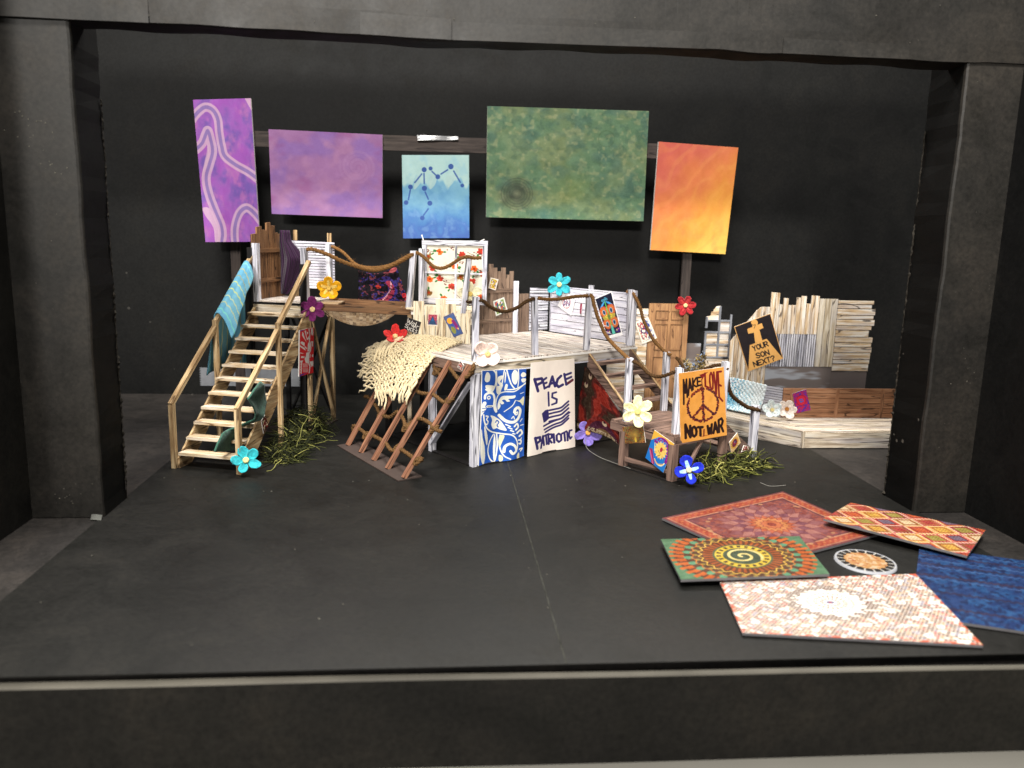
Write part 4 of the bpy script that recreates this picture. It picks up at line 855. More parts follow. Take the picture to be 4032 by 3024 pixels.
ap = thing('apron_board', (0, -18.6, -4.15), 'long black front board standing along the lower edge of the stage', 'board')
def wob(x, a): return a * (math.sin(x * .13) * .5 + math.sin(x * .31 + 1) * .3)
vs, fs, mi = [], [], []
nx = 60
for i in range(nx + 1):
    x = -70 + 140 * i / nx; yb = -17.32 - .0118 * (x + 20) - wob(x, .05); tw_ = .44 - .0045 * (x + 20); y = yb - max(.2, tw_); z = -.30 + wob(x + 9, .03)
    vs += [(x, y, -4.14), (x, y, z - .05), (x, y + .05, z), (x, yb, z + .01), (x, yb, -4.14)]
for i in range(nx):
    a = i * 5; b = a + 5
    fs += [(a, b, b + 1, a + 1), (a + 1, b + 1, b + 2, a + 2), (a + 2, b + 2, b + 3, a + 3), (a + 3, b + 3, b + 4, a + 4)]; mi += [0, 1, 1, 0]
mesh('face_board', vs, fs, [M_APRON, M_EDGE], ap, None, mi)

pa = thing('proscenium_arch', (0, 1.5, 0), 'black paper covered portal frame around the stage opening', 'frame')
def column(x0, x1, inner, depth, zt):
    vs, fs, mi_ = [], [], []; n = 40; sgn = 1 if inner == x1 else -1
    rng = random.Random(int(x0 * 10))
    for k in range(n + 1):
        z = zt * k / n; j = .03 * math.sin(z * .9 + x0) + rng.uniform(-.02, .02); jb = rng.uniform(-.07, .07)
        xa, xb = (x0, x1)
        o = xb + j if sgn > 0 else xa + j
        far = xa if sgn > 0 else xb
        vs += [(far, 0, z), (o - sgn * .16, -.0, z), (o - sgn * .04, .06, z), (o, .22, z), (o + jb * .5, depth, z), (o - sgn * .35, depth + .02, z), (far, depth, z)]
    for k in range(n):
        for i in range(6):
            a = k * 7 + i; f = (a, a + 1, a + 8, a + 7); fs.append(f if sgn > 0 else f[::-1]); mi_.append(1 if i >= 3 else 0)
    fs.append(tuple(range(7)) if sgn < 0 else tuple(range(6, -1, -1))); b = n * 7
    fs.append(tuple(b + i for i in (range(7) if sgn > 0 else range(6, -1, -1))))
    return mesh('column', vs, fs, [M_ARCH, M_INNER_SHADE], pa, None, mi_ + [0, 0])
column(-28.75, -24.75, -24.75, 3.5, 30)
column(25.25, 28.75, 25.25, 3.5, 30)
# torn paper along the rear edges, chips of paint and paper on the faces
vs, fs = [], []; rg = random.Random(17)
def chip(p, ax, ay, r):
    b = len(vs); p, ax, ay = Vector(p), Vector(ax), Vector(ay); n_ = ax.cross(ay); k_ = rg.randrange(4, 7)
    for i in range(k_): a = 6.283 * i / k_ + rg.uniform(-.4, .4); q = r * rg.uniform(.4, 1.1); vs.append(p + ax * (math.cos(a) * q) + ay * (math.sin(a) * q))
    vs.append(p + n_ * (r * .35))
    for i in range(k_): fs.append((b + i, b + (i + 1) % k_, b + k_))
for cx, cz, sx, sz, n_, r in ((-27.0, 21.8, .8, .35, 12, .07), (-26.2, 20.1, .6, .3, 9, .06), (-27.3, 22.6, .5, .3, 6, .07), (-26.6, 1.5, .9, .35, 12, .08), (-25.6, 18.5, .5, 2.0, 5, .05), (-27, 12, 1.5, 5, 8, .035), (27.9, 9.0, .5, .7, 8, .07), (26.6, 9.5, .8, 2.0, 6, .05), (27.2, 15, 1.2, 6, 8, .035)):
    for k in range(n_): chip((cx + rg.gauss(0, sx), -.012, cz + rg.gauss(0, sz)), (1, 0, 0), (0, 0, 1), r * rg.uniform(.3, 1))
for k in range(26): chip((rg.uniform(-24, 25), -.19, 27.7 + rg.random() ** 2 * 3), (1, 0, 0), (0, 0, 1), rg.uniform(.02, .06))
mesh('paint_chip', vs, fs, plain('pale_paint_chip', (84, 81, 73), .7, .15, .4, 120), pa, kind='stuff')
for x, sg_, z1_ in ((-24.72, 1, 24), (25.22, -1, 24)):
    vs, fs = [], []; nz_ = 150
    for k in range(nz_ + 1):
        z = z1_ * k / nz_; j = max(0, rg.gauss(.03, .03)) * (1.6 if z < 9 else 1)
        vs += [(x, 3.5, z), (x + sg_ * j, 3.44 + rg.uniform(-.05, .05), z), (x + sg_ * .01, 3.42 - abs(rg.gauss(.06, .06)), z)]
    for k in range(nz_):
        for i in range(2): a = k * 3 + i; f_ = (a, a + 1, a + 4, a + 3); fs.append(f_); 
    mesh('torn_edge', vs, fs, plain('torn_board_edge', (48, 45, 40), .85, .1, .7, 300), pa)
chip_l = board('paper_scrap', [(-25.35, -.2, .26), (-24.75, -.22, .24), (-24.7, -.55, .03), (-25.3, -.52, .03)], .02, plain('grey_paper_scrap', (80, 81, 77), .7, .2, .3, 60), M_EDGE, None, 4, 2, lambda u, v: .03 * math.sin(u * 5), label='crumpled grey paper scrap at the foot of the left column', cat='paper')
# header: facing paper with joins and lifted flaps at its lower edge
vs, fs = [], []; n = 120; rng = random.Random(3)
def hz_(x):
    z = 27.42 + .05 * math.sin(x * .21) + .02 * math.sin(x * 1.3)
    for a, b_, d in ((-28, -20, -.02), (-8.3, -3.0, -.10), (10.5, 14, -.07), (15, 24, .05)):
        if a < x < b_: z += d * math.sin((x - a) / (b_ - a) * math.pi)
    return z
for i in range(n + 1):
    x = -40 + 82 * i / n; z = hz_(x) if -25.6 < x < 26.0 else 27.45
    vs += [(x, -.14 - .03 * math.sin(x * .8), 38), (x, -.16 - .04 * math.sin(x * .5), z + 1.2), (x, -.12, z), (x, .25, z - .04), (x, 1.85, z - .05 + .03 * math.sin(x)), (x, 1.95, 38)]
for i in range(n):
    for k in range(5):
        a = i * 6 + k; fs.append((a, a + 1, a + 7, a + 6))
    fs.append((i * 6 + 5, i * 6, i * 6 + 6, i * 6 + 11))
mesh('header', vs, fs, [M_ARCH, M_INNER_SHADE], pa, None, [0, 0, 1, 1, 1, 0] * n)
for x0, x1, h, d in ((-28.6, -20.6, 1.6, .012), (-9.6, -4.7, 1.1, .03), (-4.6, 9.5, .9, .015), (14.0, 21.5, .8, .03)):   # folded paper flaps
    q = [(x0, -.21, hz_(x0) + h), (x1, -.21, hz_(x1) + h * .95), (x1, -.22 - d, hz_(x1) - .04), (x0, -.22 - d, hz_(x0) - .04)]
    board('paper_flap', q, .02, M_ARCH, M_ARCH, pa, 10, 3, lambda u, v: .03 * math.sin(u * 9) * v)

# ------------------------------------------------------------------ hanging colour panels on their rack
rk = thing('panel_rack', (-2, 33.6, 0), 'dark wooden crossbar on two uprights carrying the coloured panels', 'rack')
beam('crossbar', (-26.5, 33.55, 25.25), (20.5, 33.55, 25.45), .35, 1.4, W_BLK, rk)
for x in (-24.98, 19.78): post('upright', (x, 33.9), 0, 25.2, .9, W_BLK, rk, d=.35)
PAN = (('marble', ((-28.06, 28.47), (-22.87, 28.8), (-22.45, 15.72), (-27.5, 15.56)), 'tall narrow violet panel with pale marbled swirl lines, leftmost of the five'),
       ('lilac', ((-21.36, 26.12), (-10.8, 25.99), (-10.84, 18.25), (-21.29, 18.36)), 'plain mottled lilac panel hanging second from the left'),
       ('sea', ((-8.97, 24.19), (-2.57, 24.4), (-2.41, 16.56), (-8.84, 16.36)), 'small blue sea panel with dark dots joined by dashes'),
       ('moss', ((-.88, 28.97), (14.82, 29.1), (14.86, 18.62), (-.81, 18.6)), 'largest panel, mottled moss green with a dark eye shape'),
       ('flame', ((15.96, 26.28), (24.0, 25.99), (23.47, 15.58), (15.72, 15.82)), 'upright panel shading from orange red to yellow, rightmost of the five'))
for nm, q, lb in PAN:
    board('painted_panel', [(x, 33.0 - (.15 if nm == 'marble' else 0), z) for x, z in q], .32, PRINT[nm], M_WHITE, None, label=lb, cat='panel', group='coloured panels above the set')
board('clear_tape', [(-7.57, 33.33, 26.12), (-3.61, 33.33, 26.12), (-3.61, 33.2, 25.8), (-7.48, 33.2, 25.6)], .02, M_CLEAR, M_CLEAR, None, 10, 2, lambda u, v: .05 * math.sin(u * 7) * v, label='torn strip of shiny clear tape on the dark crossbar', cat='tape')
vs = [(-30.0, 36.93, 2.75), (-19.8, 36.93, 2.75)] ; zz_ = []
for k in range(22): zz_.append((-19.75 + (.1 if k % 2 else -.08), 36.93, 2.75 - (1.9 * k / 21)))
for k in range(22): zz_.append((-29.75 + (-.12 if k % 2 else .08) , 36.93, .85 + 1.9 * k / 21))
prism('grey_tape', zz_, (0, -1, 0), .03, M_TAPE, label='grey cloth tape with zigzag ends at the foot of the back wall', cat='tape')

# ------------------------------------------------------------------ left tower and its long staircase
O1, E1, R1 = V(-21.5, 9.15), V(.284, .958), V(.958, -.284)
def t1(s, l, z=None):
    x, y = O1.x + E1.x * s + R1.x * l, O1.y + E1.y * s + R1.y * l
    return (x, y) if z is None else (x, y, z)
A1 = math.atan2(R1.y, R1.x); Z1 = 11.0
tw = thing('stair_tower', t1(14.4, 0, 0), 'tall left tower platform on thin crossed legs', 'platform')
slab_q = [t1(11.75, -2.5), t1(11.75, 2.3), t1(17.2, 2.05), t1(17.2, -2.5)]
prism('deck_board', [(x, y, Z1 - .13) for x, y in slab_q], (0, 0, 1), .3, M_DARK, tw)
for k in range(7):
    l0, l1 = lerp(-2.5, 2.3, k / 7) + .025, lerp(-2.5, 2.3, (k + 1) / 7) - .025
    plank('deck_plank', t1(11.78, l0, Z1), t1(17.18, l0 * .98, Z1), t1(17.18, l1 * .96, Z1), t1(11.78, l1, Z1), -.12, W_DECK, tw)
for k in range(3):
    a, b = Z1 - .2 - .34 * k, Z1 - .2 - .34 * (k + 1) + .012
    plank('fascia_board', t1(11.70, -2.5, a), t1(11.70, -2.5, b), t1(11.70, 2.3, b), t1(11.70, 2.3, a), .08, W_FASC, tw)
beam('side_beam', t1(11.8, 2.33, Z1 - .45), t1(17.2, 2.1, Z1 - .45), .12, .6, W_BROWN, tw)
post('tower_post', t1(11.95, -2.25), Z1, 15.75, .46, W_GRAY, tw, rot=A1, lean=(-.02, .03))
post('tower_post', t1(11.95, 2.1), Z1, 15.5, .46, W_GRAY, tw, rot=A1, lean=(-.10, .05))
post('tower_post', t1(17.0, 1.9), Z1, 15.8, .46, W_GRAY, tw, rot=A1)
post('tower_leg', t1(11.6, -2.62), 0.05, 15.4, .30, M_DARK, tw, rot=A1, label='black leg')
post('tower_leg', t1(11.55, 2.05), Z1 - .7, 14.2, .5, M_DARK, tw, rot=A1, d=.1, label='black strip')
post('tower_leg', t1(12.0, 2.25), .15, Z1 - .3, .3, W_TAN, tw, rot=A1)
post('tower_leg', t1(12.0, 1.75), .15, Z1 - .3, .5, M_DARK, tw, rot=A1, label='black leg')
post('tower_leg', t1(17.1, 2.0), .15, Z1 - .3, .34, W_TAN, tw, rot=A1)
post('tower_leg', t1(17.1, -2.3), .15, Z1 - .3, .34, M_DARK, tw, rot=A1, label='black leg')
beam('brace', t1(12.2, 2.3, Z1 - .9), t1(17.0, 2.12, .4), .16, .26, W_TAN, tw, up=(R1.x, R1.y, 0))
beam('brace', t1(12.2, 2.15, .4), t1(17.0, 1.98, Z1 - .9), .16, .26, W_TAN, tw, up=(R1.x, R1.y, 0))
beam('brace', t1(17.15, -2.2, Z1 - .9), t1(17.15, 2.0, .4), .16, .3, M_DARK, tw, up=(E1.x, E1.y, 0))
beam('brace', t1(17.25, 2.0, Z1 - .9), t1(17.25, -2.2, .4), .16, .3, M_DARK, tw, up=(E1.x, E1.y, 0))
prism('base_plate', [t1(11.6, -2.7, .14), t1(11.6, 2.5, .14), t1(17.5, 2.3, .14), t1(17.5, -2.7, .14)], (0, 0, 1), .12, M_BASE, tw)

bf = thing('plank_flat', t1(14.4, -2.5, Z1), 'ragged brown plank wall on the left side of the tall tower', 'wall flat')
PLK = ((11.75, 12.16, 16.46), (12.16, 12.58, 16.5), (12.58, 13.0, 17.05), (13.0, 13.42, 17.1), (13.42, 13.82, 16.82), (13.82, 14.22, 16.8), (14.22, 14.6, 17.43), (14.6, 14.97, 17.45), (14.97, 15.35, 17.2), (15.35, 15.72, 17.18), (15.72, 16.2, 16.6), (16.2, 16.7, 16.5), (16.7, 17.15, 16.55))
for a, b, zt in PLK: plank('plank', t1(b - .02, -2.47, Z1 + .02), t1(a + .02, -2.47, Z1 + .02), t1(a + .02, -2.47, zt), t1(b - .02, -2.47, zt + .03), .13, W_BROWN, bf)
for z in (15.15, 12.65): beam('batten', t1(11.8, -2.41, z), t1(17.1, -2.41, z), .1, .36, W_BROWN, bf)
lv = thing('corrugated_panel', t1(17.2, 0, Z1), 'white ribbed panel closing the back of the tall tower', 'wall flat')
for k in range(17):
    z0 = 11.9 + k * .243
    plank('slat', t1(17.22, -2.35, z0 + .19), t1(17.26, -2.35, z0), t1(17.26, 2.3, z0 - .02), t1(17.22, 2.3, z0 + .17 - .004 * k), .06, W_CLAP, lv)
hexa('backing', [t1(17.27, -2.3, 11.95), t1(17.27, 2.25, 11.95), t1(17.33, 2.25, 11.95), t1(17.33, -2.3, 11.95)], [t1(17.27, -2.3, 16.05), t1(17.27, 2.25, 15.8), t1(17.33, 2.25, 15.8), t1(17.33, -2.3, 16.05)], M_INK, lv)
for l, zt in ((-1.45, 16.9), (1.75, 16.7)): post('batten', t1(17.42, l), Z1 - .4, zt, .36, W_TAN, lv, rot=A1, d=.14)

st = thing('staircase', t1(6, 0, 0), 'long tan stair with handrails climbing to the left tower', 'staircase')
for l in (-2.4, 2.4):
    lo = [(.55, 0), (1.75, 0)]; q = [t1(.35, l, .0), t1(1.75, l, .0), t1(12.0, l, 9.25), t1(11.7, l, 10.55), t1(11.45, l, 10.55), t1(.3, l, .72)]
    prism('stringer', q if l < 0 else q[::-1], (-R1.x, -R1.y, 0) if l < 0 else (R1.x, R1.y, 0), .16, W_TAN, st)
for k in range(11):
    s0 = .33 + 1.006 * k; z = .94 + .909 * k
    plank('tread', t1(s0 - .05, -2.3, z), t1(s0 + .98, -2.3, z), t1(s0 + .98, 2.3, z), t1(s0 - .05, 2.3, z), -.2, W_TREAD, st)
for l, mid, b0, up_ in ((-2.6, 6.15, .26, (11.82, 14.64)), (2.5, 6.32, .2, (11.75, 14.4))):
    post('rail_post', t1(b0, l), 0.0, 4.62, .34, W_TAN, st, rot=A1)
    post('rail_post', t1(mid, l), 0.0, 10.02, .32, W_TAN, st, rot=A1)
    beam('handrail', t1(b0 - .1, l, 4.62), t1(mid - .12, l, 9.45), .34, .3, W_TAN, st)
    beam('handrail', t1(mid - .05, l, 9.75), t1(*(up_[0], l), up_[1]), .34, .3, W_TAN, st)

# ------------------------------------------------------------------ footbridge
br = thing('footbridge', (-11.0, 20.9, 9.4), 'brown plank footbridge with a sagging slatted belly between the towers', 'bridge')
P0, P1_ = V(-15.3, 19.98, 10.75), V(-7.35, 20.5, 10.42)
Q0, Q1 = V(-14.6, 22.6, 11.02), V(-6.9, 22.9, 10.72)
for a, b in ((P0, P1_), (Q0, Q1)):
    for k, dz in enumerate((.14, -.14)): beam('bridge_beam', a + V(0, 0, dz), b + V(0, 0, dz), .2, .27, W_BROWN, br)
for k in range(22):                                            # belly slats
    def arc(t): return 1.22 * math.sin(min(1, max(0, t)) * math.pi) ** .75
    t0, t1_ = .06 + .75 * k / 22, .06 + .75 * (k + .94) / 22
    f0, f1 = (k / 22), ((k + .94) / 22)
    a = P0.lerp(P1_, t0) + V(0, .12, -.1 - arc(f0)); b = P0.lerp(P1_, t1_) + V(0, .12, -.1 - arc(f1)); c = Q0.lerp(Q1, t1_) + V(0, -.12, -.1 - arc(f1)); d = Q0.lerp(Q1, t0) + V(0, -.12, -.1 - arc(f0))
    plank('slat', a, b, c, d, .09, W_SLAT, br)
for k in range(22):                                            # near side of the belly, closed by short slats up to the beam
    t0, t1_ = .06 + .75 * k / 22, .06 + .75 * (k + .94) / 22; f0, f1 = k / 22, (k + .94) / 22
    a, b = P0.lerp(P1_, t0), P0.lerp(P1_, t1_)
    plank('side_slat', a + V(0, .1, -.2), a + V(0, .1, -.13 - arc(f0) - .06), b + V(0, .1, -.13 - arc(f1) - .06), b + V(0, .1, -.2), -.06, W_SLAT, br)
beam('belly_rim', P0.lerp(P1_, .06) + V(0, .05, -.35), P0.lerp(P1_, .12) + V(0, .05, -.75), .1, .1, W_SLAT, br)
prism('landing_board', [(-15.5, 19.85, 11.0), (-13.6, 20.05, 10.98), (-13.3, 22.4, 11.08), (-14.9, 22.7, 11.1)], (0, 0, 1), .1, W_SLAT, br)

# ------------------------------------------------------------------ middle tower
E2, R2, O2 = V(.167, .986), V(.986, -.167), V(-2.76, 19.51)
def t2(l, d, z=None):
    x, y = O2.x + R2.x * l + E2.x * d, O2.y + R2.y * l + E2.y * d
    return (x, y) if z is None else (x, y, z)
A2 = math.atan2(R2.y, R2.x); Z2 = 10.55
t2w = thing('plank_tower', t2(-2.4, 2.5, 7.9), 'cream plank clad middle tower standing on the main deck', 'platform')
prism('deck_board', [t2(-5.0, .05, Z2 - .1), t2(.12, .05, Z2 - .1), t2(.12, 5.2, Z2 - .1), t2(-5.0, 5.2, Z2 - .1)], (0, 0, 1), .25, M_WHITE, t2w)
for k in range(6):
    l0, l1 = lerp(-5.0, .12, k / 6) + .012, lerp(-5.0, .12, (k + 1) / 6) - .012
    plank('deck_plank', t2(l0, .05, Z2), t2(l0, 5.2, Z2), t2(l1, 5.2, Z2), t2(l1, .05, Z2), -.09, W_CREAM, t2w)
for a, b, z in ((-4.74, -4.3, 11.33), (-4.3, -3.82, 11.35), (-3.8, -3.35, 10.95), (-3.35, -2.88, 10.97), (-2.86, -2.42, 11.58), (-2.42, -2.0, 11.6), (-1.98, -1.57, 11.2), (-1.57, -1.14, 11.2), (-1.12, -.72, 10.6), (-.72, -.35, 10.58), (-.35, .02, 10.54)):
    plank('front_plank', t2(a + .012, 0, 7.9), t2(b - .012, 0, 7.9), t2(b - .016, 0, z), t2(a + .016, 0, z), -.1, W_CREAM, t2w)
plank('side_board', t2(.08, .02, Z2 - .12), t2(.08, .02, Z2 - 1.05), t2(.08, 5.1, Z2 - 1.05), t2(.08, 5.1, Z2 - .12), .1, W_FASC, t2w)
post('corner_batten', t2(-.05, -.08), 7.9, Z2, .26, W_CREAM, t2w, rot=A2, d=.14)
post('tower_leg', t2(-5.05, .25), .05, Z2 - .4, .34, W_TREAD, t2w, rot=A2)
post('tower_leg', t2(.05, 4.9), 7.9, Z2 - .4, .34, W_TREAD, t2w, rot=A2)
post('tower_leg', t2(-4.9, 4.9), .05, Z2 - .4, .34, M_DARK, t2w, rot=A2, label='black leg')
beam('ledge', t2(-5.3, .1, Z2 + .18), t2(-4.7, .1, Z2 + .18), .5, .16, W_CREAM, t2w)
post('tower_post', t2(-5.12, .15), Z2 + .2, 15.45, .46, W_GRAY, t2w, rot=A2 - .1, lean=(.38, .0))
post('tower_post', t2(-4.55, 2.6), Z2, 15.6, .42, W_GRAY, t2w, rot=A2)
post('tower_post', t2(-.55, .12), Z2 - .1, 15.2, .44, W_GRAY, t2w, rot=A2, lean=(.42, .0))

wn = thing('curtained_window', t2(-2.3, 5, Z2), 'white framed window with an orange flower print curtain on the middle tower', 'window')
WQ = [t2(-4.68, 5.08, 15.9), t2(.55, 5.08, 15.95), t2(.55, 5.08, 10.9), t2(-4.68, 5.08, 10.9)]
board('curtain', WQ, .05, CLOTH['floral'], M_WHITE, wn, 14, 6, lambda u, v: .06 * math.sin(u * 20) * (.4 + v * .6))
for a, b, wd in (((-4.75, 10.95), (-4.75, 16.15), .42), ((.62, 10.95), (.62, 16.2), .42), ((-4.98, 16.1), (.85, 16.16), .42), ((-4.98, 11.0), (.85, 11.0), .5), ((-1.95, 11.1), (-1.95, 16.0), .17), ((-4.7, 13.5), (.6, 13.48), .14)):
    vert_ = a[0] == b[0]
    beam('window_bar' if wd < .3 else 'window_frame', t2(a[0], 5.0 - (.01 if vert_ else .03), a[1]), t2(b[0], 5.0 - (.01 if vert_ else .03), b[1]), .14, wd, W_GRAY, wn, up=(R2.x, R2.y, 0) if vert_ else (0, 0, 1))
vsx, fsx = tube_data(spline([t2(-4.85, 4.95, 16.3), t2(-4.95, 4.9, 16.6), t2(-4.99, 4.9, 16.75)], 4), .05, 5); tube_data(spline([t2(.1, 4.95, 16.3), t2(.4, 4.9, 16.42), t2(.55, 4.9, 16.5)], 4), .04, 5, vsx, fsx)
mesh('torn_paper_end', vsx, fsx, M_WHITE, wn)

# ------------------------------------------------------------------ main platform
FF, GG, OM = V(.824, .567), V(-.567, .824), V(-2.7, 10.3)
def mm(a, g, z=None):
    x, y = OM.x + FF.x * a + GG.x * g, OM.y + FF.y * a + GG.y * g
    return (x, y) if z is None else (x, y, z)
AM = math.atan2(FF.y, FF.x); ZM = 7.87
mp = thing('main_platform', mm(8.6, 6.2, 0), 'large pale plank deck turned towards the left, raised on legs', 'platform')
prism('deck_board', [mm(-.08, -.1, ZM - .11), mm(17.4, -.1, ZM - .11), mm(17.4, 12.4, ZM - .11), mm(-.08, 12.4, ZM - .11)], (0, 0, 1), .14, M_WHITE, mp)
prism('deck_core', [mm(.05, .05, ZM - .085), mm(17.25, .05, ZM - .085), mm(17.25, 12.3, ZM - .085), mm(.05, 12.3, ZM - .085)], (0, 0, 1), .02, M_INK, mp)
for k in range(21):
    a0, a1 = 17.3 * k / 21 + .032, 17.3 * (k + 1) / 21 - .032
    plank('deck_plank', mm(a0, -.02, ZM), mm(a0, 12.35, ZM), mm(a1, 12.35, ZM), mm(a1, -.02, ZM), -.1, W_DECK, mp) if False else \
    hexa('deck_plank', [mm(a0, -.02, ZM - .1), mm(a1, -.02, ZM - .1), mm(a1, -.02, ZM), mm(a0, -.02, ZM)], [mm(a0, 12.35, ZM - .1), mm(a1, 12.35, ZM - .1), mm(a1, 12.35, ZM), mm(a0, 12.35, ZM)], W_DECK, mp)
beam('fascia_board', mm(-.05, -.02, 7.38), mm(17.35, -.02, 7.38), .1, .66, W_FASC, mp)
beam('fascia_board', mm(0.02, -.05, 6.98), mm(17.3, -.05, 6.98), .1, .1, W_GRAY, mp)
beam('fascia_board', mm(-.02, .04, 7.3), mm(-.02, 12.3, 7.3), .1, .84, W_PURP, mp, label='dark red brown side board')
beam('fascia_board', mm(17.35, .1, 7.3), mm(17.35, 12.3, 7.3), .1, .8, W_FASC, mp)
for a, g, m_ in ((.15, .1, W_GRAY), (.05, 5.4, W_GRAY), (.1, 12.1, M_DARK), (8.4, .2, M_DARK), (17.1, .2, M_DARK), (17.1, 12, M_DARK), (8.5, 12, M_DARK)):
    post('platform_leg', mm(a, g), 0, 6.95, .46 if m_ is W_GRAY else .4, m_, mp, rot=AM)
post('platform_leg', mm(.5, .02), 0, 6.9, .14, W_GRAY, mp, rot=AM)
beam('brace', mm(.0, 5.3, .6), mm(.0, .4, 6.3), .12, .5, W_GRAY, mp, up=(FF.x, FF.y, 0))
beam('brace', mm(8.3, 11.8, .8), mm(17, 11.9, 6.4), .2, .4, M_DARK, mp, up=(GG.x, GG.y, 0))
for (a0, g0), (a1, g1) in (((.1, .3), (.1, 12)), ((.3, .1), (17, .1)), ((17, .3), (17, 12)), ((.3, 12), (17, 12))): beam('base_frame', mm(a0, g0, .06), mm(a1, g1, .06), .5, .08, M_DARK, mp)
for k, (a, g, z, ln_) in enumerate(((.3, .35, 12.5, (.0, 0)), (6.14, .4, 12.38, (-.18, 0)), (11.7, .4, 12.49, (.08, 0)), (17.0, .55, 12.6, (-.05, .1)))):
    post('platform_post', mm(a, g), ZM, z, .46, W_GRAY, mp, rot=AM - .5, lean=ln_)
post('platform_post', mm(13.75, 12.0), ZM, 12.73, .44, W_GRAY, mp, rot=AM - .5)
post('platform_post', mm(18.0, 11.5), ZM, 11.7, .42, W_GRAY, mp, rot=AM - .5)
post('platform_post', mm(17.95, 6.3), 11.6, 12.6, .35, W_GRAY, mp, rot=AM)

fn = thing('plank_fence', mm(11, 12.5, ZM), 'dark grey brown fence of uneven planks behind the main deck', 'fence')
tops = (13.2, 13.25, 13.92, 13.6, 14.29, 13.95, 13.62, 13.95, 13.3, 13.62)
a0 = 8.9
for k, z in enumerate(tops):
    x0 = a0 + .497 * k; plank('plank', mm(x0 + .012, 12.45, ZM - .02), mm(x0 + .485, 12.45, ZM - .02), mm(x0 + .475, 12.45, z), mm(x0 + .022, 12.45, z), -.12, W_FENCE, fn)
for z in (11.85, 9.1): beam('batten', mm(8.92, 12.4, z), mm(13.8, 12.4, z), .1, .36, W_FENCE, fn)
for k in range(4): plank('short_plank', mm(13.95 + .48 * k + .01, 12.5, ZM - .02), mm(14.42 + .48 * k, 12.5, ZM - .02), mm(14.42 + .48 * k, 12.5, 11.5 - .01 * k), mm(13.95 + .48 * k + .01, 12.5, 11.5), -.12, W_FENCE, fn)
sh = thing('shutter_panel', mm(17, 12.5, ZM), 'grey slatted shutter standing in the far corner of the main deck', 'wall flat')
for k in range(15):
    z0 = 7.95 + .275 * k; plank('slat', mm(15.85, 12.45, z0 + .225), mm(15.85, 12.40, z0), mm(18.2, 12.40, z0 - .09 * (k / 15)), mm(18.2, 12.45, z0 + .225 - .10 * (k / 15)), .06, W_GRAY, sh)
hexa('backing', [mm(15.9, 12.47, 8), mm(18.15, 12.47, 8), mm(18.15, 12.53, 8), mm(15.9, 12.53, 8)], [mm(15.9, 12.47, 11.95), mm(18.15, 12.47, 11.9), mm(18.15, 12.53, 11.9), mm(15.9, 12.53, 11.95)], M_INK, sh)
cw = thing('clapboard_wall', mm(17.8, 7, ZM), 'white clapboard wall along the right side of the main deck', 'wall flat')
for k in range(7):
    z0, z1 = ZM + .02 + .61 * k, ZM + .02 + .61 * (k + 1) - .05
    plank('clapboard', mm(17.78, 1.0, z1), mm(17.73, 1.0, z0), mm(17.73, 11.35, z0), mm(17.78, 11.35, z1), -.08, W_CLAP, cw)
hexa('backing', [mm(17.8, 1.05, ZM), mm(17.86, 1.05, ZM), mm(17.86, 11.3, ZM), mm(17.8, 11.3, ZM)], [mm(17.8, 1.05, 12.1), mm(17.86, 1.05, 12.1), mm(17.86, 11.3, 12.1), mm(17.8, 11.3, 12.1)], M_INK, cw)
post('end_batten', mm(17.82, .9), 7.1, 12.5, .1, W_GRAY, cw, rot=AM, d=.5)
beam('top_cap', mm(17.82, .9, 12.2), mm(17.82, 11.3, 12.2), .12, .1, W_CLAP, cw)

# ------------------------------------------------------------------ climbing ladder with twine
ld = thing('leaning_ladder', (-9.9, 11.9, 0), 'five red brown poles leaning on the main deck from a dark strip base', 'ladder')
prism('base_strip', [(-13.3, 16.15, .1), (-7.97, 6.69, .1), (-6.36, 7.74, .1), (-11.57, 17.32, .1)], (0, 0, 1), .09, M_BASE, ld)
TOP0, TOP1 = V(-8.55, 18.9, 7.35), V(-3.02, 10.58, 7.55)
for (x, y), t in (((-12.46, 16.07), .0), ((-11.23, 13.88), .25), ((-10.06, 11.7), .5), ((-8.9, 9.5), .75), ((-7.62, 7.25), 1.0)):
    beam('pole', (x, y, .1), TOP0.lerp(TOP1, t), .34, .28, W_RED, ld, up=(-.7, -.38, .61))
LN = V(-.7, -.38, .61)
def lrope(pts, knots=()):
    vs, fs = rope_data([Vector(p) + LN * (.12 if k % 2 else -.10) for k, p in enumerate(pts)], .155, fuzz=6)
    for i in knots:
        p = Vector(pts[i]); ring = [p + Vector((math.cos(a) * .28, math.sin(a) * .2, math.sin(a * 1.3) * .22)) for a in np.linspace(0, 7.5, 9)]
        rope_data(ring, .13, vs, fs)
    return vs, fs
M_JUTE3 = plain('brown_ladder_twine', (90, 66, 40), .9, .1, .5, 900, .5)
